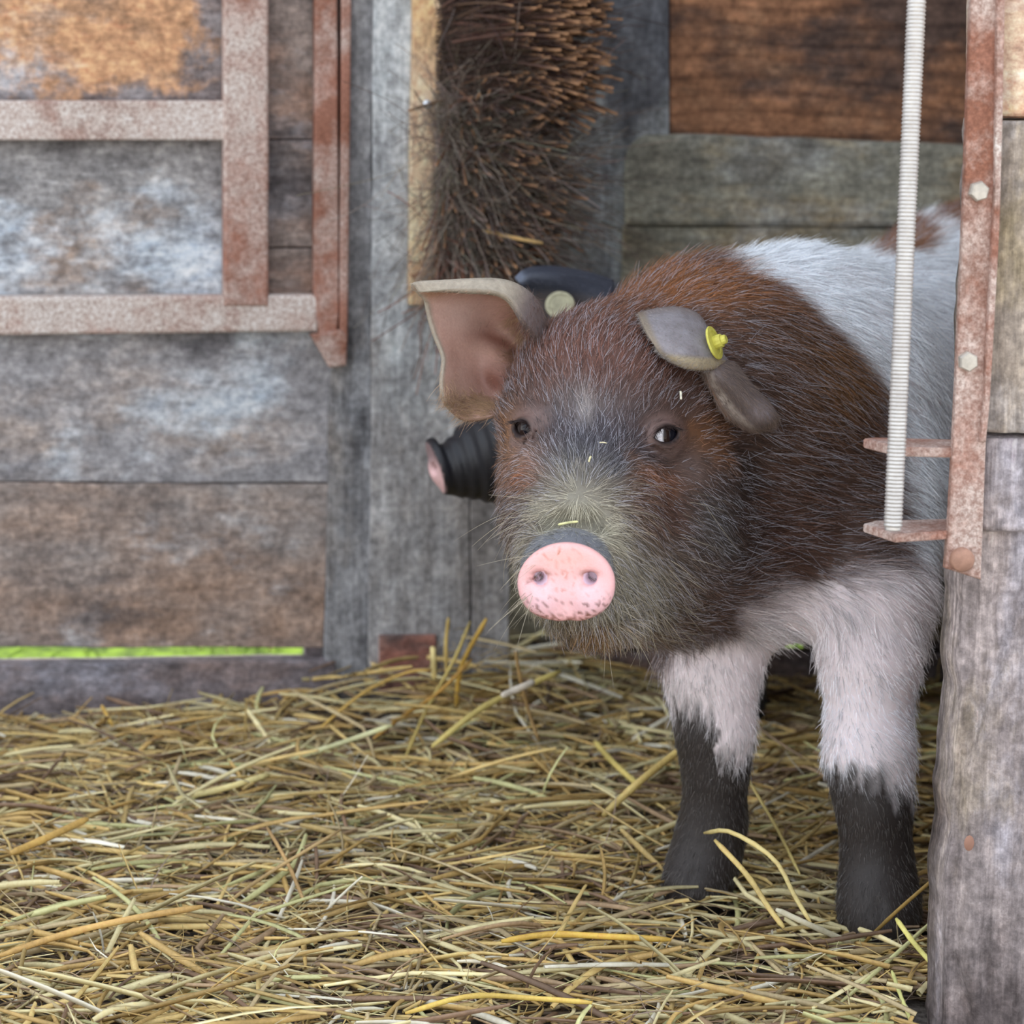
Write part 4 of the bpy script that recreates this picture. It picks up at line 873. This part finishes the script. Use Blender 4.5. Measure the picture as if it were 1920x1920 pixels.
# ------------------------------------------------------------------ the black pig behind
b_sn = W(824, 874, 2.455); b_n = unit(-RGT*.92-FWD*.17-UPV*.33); b_B = basis(b_n, UPV)
b_S, b_R = np.array([.187, 2.56, .29]), np.array([.20, 2.69, .29])
def blk_sdf(P):
    d = rcone(P, b_S, b_R, .075, .075)
    d = smin(d, chain(P, [(b_S+[-.02, 0, .04], .07), (W(1085, 740, 2.48), .066)], .03), .05)
    h = rcone(P, W(1050, 735, 2.47), W(985, 815, 2.455), .070, .050)
    h = smin(h, rcone(P, W(965, 842, 2.455), W(845, 870, 2.455), .036, .0205), .02)
    h = smin(h, rcone(P, W(1010, 880, 2.47), W(880, 892, 2.465), .040, .018), .03)
    h = smin(h, rcone(P, W(1000, 810, 2.46), W(892, 828, 2.457), .045, .020), .012)
    al = (P-b_sn) @ b_B[2]; h = h + .0010*np.sin(al*2*np.pi/.0105+(P[:, 2]-.3)*60)*sstep(-.062, -.045, al)*sstep(-.006, -.012, al)   # wrinkles round the snout
    h = smin(h, edisc(P, b_sn, b_B, .0265, .0275, .0045, .003), .004)
    for sx in (-.010, .010): h = smax(h, -ellip(P, b_sn+b_B[0]*sx+b_B[2]*.006, (.0038, .0048, .010), b_B), .003)
    d = smin(d, h, .04)
    for dx, dy in ((-.012, -.0), (.045, .0), (-.01, .10), (.05, .10)):
        c = b_S+[dx, dy, 0]; d = smin(d, chain(P, [(c+[0, 0, -.04], .042), (c+[0, 0, -.16], .024), (c+[0, 0, -.27], .020)], .03), .04)
    return d
xs = axis_pts(-.12, .30, -.10, .0, .0026, .006); ys = axis_pts(2.35, 2.80, 2.35, 2.5, .0032, .007); zs = axis_pts(-.02, .46, .25, .40, .0026, .007)
Vb, Qb, Nb = surface(blk_sdf, xs, ys, zs)
bpig = empty('piglet', (.1, 2.55, 0), label='smaller black pig behind the brown one, its pink-tipped snout poking out', cat='pig')
q = (Vb-b_sn) @ b_B.T; fc = (sstep(.0030, .0042, q[:, 2])*sstep(.0262, .0235, np.hypot(q[:, 0], q[:, 1]))*(.35+.65*sstep(.012, -.004, q[:, 1])))[:, None]
cb = np.tile(lin((32, 32, 37)), (len(Vb), 1)); cb = cb*(1-fc)+lin((232, 190, 190))*fc
earB = [[(1150, 528, 2.44), (1100, 512, 2.43), (1040, 502, 2.42), (990, 505, 2.41), (966, 522, 2.405)],
        [(1150, 545, 2.43), (1100, 530, 2.42), (1045, 520, 2.405), (1000, 520, 2.40), (975, 532, 2.40)],
        [(1145, 565, 2.42), (1100, 556, 2.415), (1055, 548, 2.41), (1015, 545, 2.41), (990, 545, 2.41)],
        [(1140, 600, 2.43), (1100, 596, 2.43), (1060, 590, 2.43), (1030, 580, 2.43), (1010, 570, 2.425)],
        [(1135, 660, 2.47), (1100, 665, 2.46), (1070, 665, 2.455), (1045, 665, 2.45), (1030, 655, 2.445)]]
S = patch_surface([[W(*p) for p in r] for r in earB], 30, 36); EV, EQ, es, eu, evv, eN = shell(S, np.full(S.shape[:2], .004))
ecb = np.tile(lin((58, 62, 74)), (len(EV), 1)); e_ = sstep(.42, .6, evv)[:, None]; ecb = ecb*(1-e_)+lin((116, 110, 110))*e_; e_ = (sstep(.8, .9, eu)*sstep(.3, .15, evv))[:, None]; ecb = ecb*(1-e_)+lin((96, 104, 120))*e_
bb = mesh_obj('body', np.concatenate([Vb, EV]), np.concatenate([Qb, EQ+len(Vb)]), vcol('black_pig_skin', .42, .4, .0006, noise_amt=.2, nsize=400), bpig, smooth=True, cols=np.concatenate([cb, ecb]))
wq = (q[:, 2] < -.004)*1.0; T, B = sample_mesh(Vb, Qb, 26000, wq, g); ip = lambda A: np.einsum('nk,nkj->nj', B, A[T])
P0, N0 = ip(Vb), ip(Nb); N0 /= np.linalg.norm(N0, axis=1)[:, None]; d = np.tile(RGT*.8-UPV*.4, (len(P0), 1)); d -= N0*np.einsum('ij,ij->i', d, N0)[:, None]; d /= np.linalg.norm(d, axis=1)[:, None]+1e-9
qq = (P0-b_sn) @ b_B.T; Lb = np.where(qq[:, 2] > -.045, .0022, .008)
C, R, c = grow(P0, N0, Lb, d, lin((46, 46, 54))*np.clip(g.normal(1, .35, (len(P0), 1)), .3, 2.2), g, rad=.0002, lift=.3)
ip2 = lambda A: np.einsum('nk,nkj->nj', B, A[T])
T, B = sample_mesh(EV, EQ, 2600, np.ones(len(EV)), g); P1_, N1_ = ip2(EV), ip2(eN); N1_ /= np.linalg.norm(N1_, axis=1)[:, None]+1e-9
E_ = grow(P1_, N1_, np.full(len(P1_), .005), np.tile(RGT*.8-UPV*.3, (len(P1_), 1)), np.tile(lin((70, 72, 84)), (len(P1_), 1))*g.uniform(.5, 1.7, (len(P1_), 1)), g, rad=.00015, lift=.4)
C, R, c = [np.concatenate([a_, b_]) for a_, b_ in zip((C, R, c), E_)]
tag(curves_obj('bristle_coat', C, R, c, M['coat'], bpig), kind='stuff')
M['tag'] = plain('grimy_pale_tag', (158, 154, 128), .6, 0, .4, 160)
eartag(W(1050, 572, 2.395), unit(-FWD+UPV*.3), bpig, r=.0135, stud=False)

for ex, ey in ((972, 772),):                     # the piglet's near eye
    t = cast(blk_sdf, ex, ey)
    if t == t: c_ = W(ex, ey, t+.005); eyeball(c_, None, unit(-FWD*.7-RGT*.7), .0095, False, bpig)

# ------------------------------------------------------------------ straw
def straws(n, g, Lr, Rr, xr, zr, pitch, bend, pal, flat=.6, K=6, ns=5, yaw_sd=.6, yb=None, keepf=None):
    x = g.uniform(*xr, n); yy = g.uniform(1.55, 2.86, n)
    base = heap(x, yy); z = base*g.uniform(zr[0], zr[1], n)+.002
    yaw = g.normal(0, yaw_sd, n) + (g.random(n) < .5)*math.pi; yaw = np.where(g.random(n) < .35, g.uniform(0, 6.28, n), yaw)
    pt_ = g.normal(0, pitch, n); L = np.exp(g.uniform(np.log(Lr[0]), np.log(Lr[1]), n)); r = g.uniform(*Rr, n)
    d = np.stack([np.cos(yaw)*np.cos(pt_), np.sin(yaw)*np.cos(pt_), np.sin(pt_)], 1)
    c = np.stack([x, yy, z+np.abs(np.sin(pt_))*L*.32], 1); return tube_set(c, d, L, r, g, bend, pal, flat, K, ns)
def heap(x, y):
    h = .009 + .003*np.sin(x*9+1)*np.sin(y*7) + .003*np.sin(x*23+y*11)
    h = h + .030*np.exp(-((x+.03)/.16)**2-((y-2.62)/.12)**2) + .010*np.exp(-((x-.14)/.3)**2-((y-2.7)/.15)**2)
    return np.maximum(h*(1-.75*sstep(2.45, 2.7, y)*sstep(.02, .12, x)), .003)
def tube_set(c, d, L, r, g, bend, pal, flat, K, ns):
    n = len(c); t = np.linspace(-.5, .5, K); up = np.tile([0, 0, 1.0], (n, 1)); s1 = np.cross(d, up); s1 /= np.linalg.norm(s1, axis=1)[:, None]+1e-9
    s2 = np.cross(s1, d); bv = s1*g.normal(0, bend, (n, 1)) - s2*np.abs(g.normal(0, bend*.7, (n, 1)))
    ctr = c[:, None]+d[:, None]*(L[:, None]*t)[..., None]+bv[:, None]*(L[:, None]*(4*t**2))[..., None]
    kink = (g.random(n) < .25)[:, None]*np.maximum(t-.12, 0)[None]*g.normal(0, .9, (n, 1)); ctr += s1[:, None]*(L[:, None]*kink)[..., None]
    ctr[..., 2] = np.maximum(ctr[..., 2], .0015)
    roll = g.uniform(0, 3.14, n); A = np.cos(roll)[:, None]*s1+np.sin(roll)[:, None]*s2; Bv = -np.sin(roll)[:, None]*s1+np.cos(roll)[:, None]*s2
    fl = np.where(g.random(n) < .35, .18, flat); a = 2*np.pi*np.arange(ns)/ns; taper = 1-.35*np.abs(t*2)**3
    off = A[:, None, None]*(np.cos(a)[None, None, :, None]) + Bv[:, None, None]*(np.sin(a)[None, None, :, None]*fl[:, None, None, None])
    V = ctr[:, :, None]+off*(r[:, None]*taper)[:, :, None, None]
    pal = np.array([lin(p) for p, _ in pal]), np.array([q for _, q in pal]); pi = g.choice(len(pal[0]), n, p=pal[1]/pal[1].sum())
    col = (pal[0][pi]*.86+pal[0][pi].mean(1, keepdims=True)*np.array([.16, .14, .13]))*np.clip(g.normal(1, .2, (n, 1)), .5, 1.5); col = np.repeat(np.repeat(col[:, None, None], K, 1), ns, 2)*(1+.15*np.sin(t*14+g.uniform(0, 6, (n, 1))))[:, :, None, None]
    base = (np.arange(n)*K*ns)[:, None, None]; k, s_ = np.meshgrid(np.arange(K-1), np.arange(ns), indexing='ij')
    q = np.stack([k*ns+s_, k*ns+(s_+1) % ns, (k+1)*ns+(s_+1) % ns, (k+1)*ns+s_], -1)
    Q = (q[None]+base[..., None]).reshape(-1, 4); return V.reshape(-1, 3), Q, col.reshape(-1, 3)
M['straw'] = vcol('dry_straw', .5, .35, .0003, noise_amt=.3, nsize=260)
PAL = [((206, 176, 104), 3.4), ((196, 160, 88), 2.6), ((216, 202, 146), 2.8), ((182, 162, 118), 1.8), ((160, 132, 98), 1.6), ((198, 196, 132), .6), ((226, 220, 196), .8), ((132, 104, 80), 1.2)]
PALD = [((150, 130, 92), 2), ((120, 100, 74), 2), ((96, 80, 62), 2), ((180, 160, 108), 1)]
g = np.random.default_rng(21)
parts = [straws(3800, g, (.05, .15), (.0009, .0018), (-.62, .6), (0, .65), .06, .05, PALD),
         straws(6000, g, (.035, .13), (.0011, .0026), (-.62, .6), (.4, 1.4), .10, .07, PAL, yaw_sd=.8),
         straws(2600, g, (.05, .16), (.0016, .0030), (-.62, .6), (1.0, 1.9), .13, .05, PAL, yaw_sd=.85),
         straws(5200, g, (.02, .07), (.0003, .0008), (-.62, .6), (.6, 1.9), .25, .12, PAL+[((150, 130, 114), 4)], K=5, ns=3, yaw_sd=1.2),
         straws(600, g, (.03, .07), (.0005, .0013), (-.62, .6), (.9, 1.1), .55, .1, PAL)]
o = 0; VV, QQ, CC = [], [], []
for V, Q, c in parts:
    VV.append(V); QQ.append(Q+o); CC.append(c); o += len(V)
V = np.concatenate(VV); Q = np.concatenate(QQ); c = np.concatenate(CC)
# keep the straw in front of the walls and out of the legs
cen = V[Q].mean(1); pu = (cen-PL.O) @ PL.u; pn = (cen-PL.O) @ PL.n; bad = (pn < .016) & (pu < PL.hit(950, 1300)[0])
for fx, fy, fr in ((1650, 1738, .028), (1310, 1665, .028)):
    w_ = W(fx, fy, 2.03 if fx > 1500 else 2.10); bad |= np.hypot(cen[:, 0]-w_[0], cen[:, 1]-w_[1]) < fr
ppx, ppy, _ = proj(cen); bad |= ((cen-PR.O) @ PR.n > -.10) & ((cen-PR.O) @ PR.u > -.004)
Q = Q[~bad]; used = np.unique(Q); mp = -np.ones(len(V), int); mp[used] = np.arange(len(used))
straw = mesh_obj('straw_bedding', V[used], mp[Q], M['straw'], None, smooth=True, cols=c[used])
tag(straw, 'loose golden straw bedding spread over the dark floor of the pen', 'straw', kind='stuff')

# single stalks that stand out, each a thing of its own
def stalk(pts, w_px, col, label, name='straw_stalk', cat='straw stalk', group=None):
    """pts: (px,py,depth) along the stalk, w_px its drawn width"""
    C = np.array([W(*p) for p in pts]); C = patch_surface([C, C+[0, 0, .001]], 14, 2)[0]; n = len(C); ns = 8; V = []
    D = proj(C)[2]; r = w_px*.40*D/F_PX; T = np.gradient(C, axis=0); T /= np.linalg.norm(T, axis=1)[:, None]
    for i in range(n):
        a = unit(np.cross(T[i], FWD)); b = np.cross(T[i], a); tp = .55 if i in (0, n-1) else (1.15 if i in (5,) else 1)
        for k in range(ns): V.append(C[i]+(a*math.cos(2*math.pi*k/ns)+b*.7*math.sin(2*math.pi*k/ns))*r[i]*tp)
    Fc = [(i*ns+k, i*ns+(k+1) % ns, (i+1)*ns+(k+1) % ns, (i+1)*ns+k) for i in range(n-1) for k in range(ns)] + [tuple(range(ns))[::-1], tuple((n-1)*ns+k for k in range(ns))]
    t = np.repeat(np.linspace(0, 1, n), ns)[:, None]; cols = lin(col)*(1+.18*np.sin(t*9+w_px))
    o = mesh_obj(name, np.array(V), Fc, M['straw'], None, smooth=True, cols=cols); return tag(o, label, cat, group)
ST = [([(855, 1330, 2.60), (865, 1250, 2.58), (912, 1160, 2.56)], 11, (196, 158, 74), 'golden straw stalk standing up against the grey jamb, leaning farthest right of the upright tuft'),
      ([(838, 1270, 2.58), (836, 1210, 2.57), (841, 1158, 2.56)], 9, (200, 172, 104), 'thin straw stalk standing straight up before the jamb, left of the upright tuft'),
      ([(760, 1420, 2.50), (800, 1330, 2.54), (850, 1240, 2.57), (882, 1165, 2.58)], 8, (186, 164, 96), 'long slim straw stalk slanting up through the middle of the upright tuft'),
      ([(814, 1275, 2.59), (813, 1240, 2.58), (811, 1212, 2.58)], 13, (224, 204, 140), 'short wide pale straw piece standing by the red-stained block'),
      ([(600, 1365, 2.55), (680, 1300, 2.57), (760, 1262, 2.58), (808, 1256, 2.58)], 7, (196, 160, 84), 'arching straw stalk bending over the foot of the grey jamb post'),
      ([(700, 1385, 2.50), (760, 1340, 2.53), (820, 1300, 2.55), (885, 1236, 2.56)], 8, (176, 134, 64), 'brownish straw stalk rising rightward beneath the upright tuft'),
      ([(1010, 1390, 2.50), (990, 1330, 2.50), (975, 1270, 2.49), (966, 1220, 2.48)], 8, (168, 136, 88), 'brown straw stalk standing below the pink snout beside the jamb edge'),
      ([(810, 1400, 2.48), (900, 1330, 2.50), (980, 1290, 2.52), (1052, 1258, 2.54)], 14, (206, 186, 112), 'thick yellow-green straw stalk lying up the heap below the pink snout'),
      ([(940, 1305, 2.45), (975, 1290, 2.46), (1002, 1278, 2.47)], 16, (226, 214, 196), 'broad whitish straw sliver on the heap right of the jamb'),
      ([(1340, 1575, 2.02), (1400, 1640, 1.99), (1440, 1700, 1.97), (1470, 1740, 1.96)], 13, (210, 184, 118), 'stout golden straw stalk with a pale cut end slanting down between the front legs'),
      ([(1320, 1562, 2.05), (1370, 1560, 2.02), (1450, 1610, 1.99), (1490, 1680, 1.97), (1520, 1730, 1.96)], 11, (216, 196, 132), 'bent golden straw stalk arching over the stout one between the legs'),
      ([(1500, 1640, 2.1), (1460, 1560, 2.13), (1420, 1490, 2.16), (1390, 1440, 2.18)], 8, (196, 176, 112), 'slim straw stalk rising behind the arch between the two front legs'),
      ([(1600, 1770, 1.98), (1520, 1735, 1.96), (1455, 1705, 1.95)], 14, (222, 214, 184), 'pale straw stalk lying before the hoof of the nearer front leg'),
      ([(1620, 1768, 1.99), (1680, 1710, 1.97), (1760, 1640, 1.95)], 9, (150, 122, 66), 'olive-brown straw stalk crossing in front of the nearer hoof'),
      ([(1680, 1722, 1.90), (1715, 1770, 1.88), (1755, 1815, 1.86)], 12, (216, 206, 120), 'bright yellow-green straw stalk leaning beside the wooden post'),
      ([(1672, 1820, 1.86), (1690, 1870, 1.84), (1712, 1925, 1.82)], 9, (206, 204, 130), 'greenish straw stalk at the very front edge beside the wooden post'),
      ([(1130, 1530, 2.28), (1200, 1465, 2.28), (1282, 1400, 2.22)], 17, (208, 182, 114), 'thick golden straw stalk pointing up towards the farther front leg'),
      ([(1115, 1390, 2.49), (1150, 1430, 2.42), (1200, 1475, 2.35)], 14, (214, 192, 112), 'yellow straw stalk sloping down to the thick one beside the farther leg'),
      ([(940, 1765, 1.94), (1030, 1752, 1.94), (1140, 1756, 1.94), (1258, 1762, 1.94)], 15, (214, 174, 82), 'long golden straw stalk lying level at the front centre of the bedding'),
      ([(760, 1900, 1.80), (880, 1868, 1.82), (1000, 1872, 1.82), (1110, 1880, 1.81)], 13, (210, 178, 92), 'long straw stalk lying level at the lower edge of the picture'),
      ([(0, 1792, 1.92), (120, 1752, 1.94), (250, 1722, 1.95), (380, 1700, 1.97)], 16, (204, 164, 100), 'long orange-gold straw stalk sweeping across the lower left bedding'),
      ([(325, 1436, 2.44), (420, 1434, 2.44), (510, 1438, 2.44)], 11, (206, 210, 150), 'pale green straw stalk lying level below the gate'),
      ([(330, 1498, 2.34), (420, 1478, 2.35), (505, 1452, 2.37)], 15, (220, 204, 142), 'wide pale straw stalk lying just below the pale green one'),
      ([(215, 1370, 2.57), (205, 1350, 2.57), (190, 1322, 2.57)], 9, (210, 170, 88), 'small straw tip standing up in front of the gate bottom rail'),
      ([(540, 1425, 2.44), (620, 1400, 2.46), (735, 1360, 2.48)], 12, (224, 222, 170), 'long creamy straw stalk rising rightward towards the jamb post'),
      ([(570, 1690, 2.05), (540, 1620, 2.1), (500, 1550, 2.15)], 9, (178, 144, 96), 'brown straw stalk standing crossed in the middle left bedding'),
      ([(430, 1690, 2.05), (500, 1640, 2.08), (640, 1555, 2.12)], 8, (178, 150, 104), 'thin twiggy stalk crossing the brown one in the middle left bedding'),
      ([(20, 1600, 2.12), (90, 1570, 2.15), (165, 1535, 2.18)], 17, (200, 162, 92), 'broad flat straw leaf lying at the left under the gate')]
ST += [([(762, -6, 2.63), (735, 24, 2.63), (700, 58, 2.635)], 5, (176, 100, 70), 'thin reddish straw caught at the top of the pale jamb plank'),
       ([(905, 432, 2.56), (960, 445, 2.54), (1018, 456, 2.53)], 9, (206, 170, 112), 'pale straw stalk sticking out of the brush bristles')]
for pts, w_, c_, lb in ST: stalk(pts, w_, c_, lb)
def flake(px, py, dx, dy, w_px, col, label, lift=.004):
    t = cast(pig_sdf, px, py)-lift; t2 = cast(pig_sdf, px+dx, py+dy)-lift; tm = cast(pig_sdf, px+dx/2, py+dy/2)-lift
    stalk([(px, py, t), (px+dx/2, py+dy/2-1, tm), (px+dx, py+dy, t2)], w_px, col, label, name='straw_fragment', cat='straw fragment')
flake(1046, 984, 38, -6, 6, (222, 218, 160), 'small pale straw fragment caught in the snout hair above the pink disc', .008)
flake(1276, 733, 1, 16, 5.5, (236, 232, 210), 'tiny white oval husk on the brow above the open white-cornered eye', .006)
flake(1108, 855, -4, 11, 4.5, (216, 206, 160), 'tiny straw fragment on the face between the two eyes', .008)
flake(1124, 830, 14, 1, 3, (222, 214, 180), 'thin pale straw splinter above the fragment between the eyes', .008)

# grass outside, seen sunlit through the gaps under the boards
g = np.random.default_rng(5); n = 6000; x = g.uniform(-1.0, 1.3, n); y = g.uniform(2.9, 3.7, n)
d = np.stack([g.normal(0, .35, n), g.normal(0, .3, n), np.ones(n)], 1); d /= np.linalg.norm(d, axis=1)[:, None]; L = g.uniform(.03, .09, n)
V, Q, c = tube_set(np.stack([x, y, L*.5], 1), d, L, g.uniform(.001, .003, n), g, .15, [((130, 180, 45), 3), ((170, 200, 70), 1.5), ((70, 110, 40), 2), ((190, 180, 120), 1.2)], .2, 5, 3)
tag(mesh_obj('grass', V, Q, vcol('fresh_grass', .5, .3, None, noise_amt=.1), None, smooth=True, cols=c), 'bright sunlit green grass outside, glimpsed through the gap under the boards', 'grass', kind='stuff')
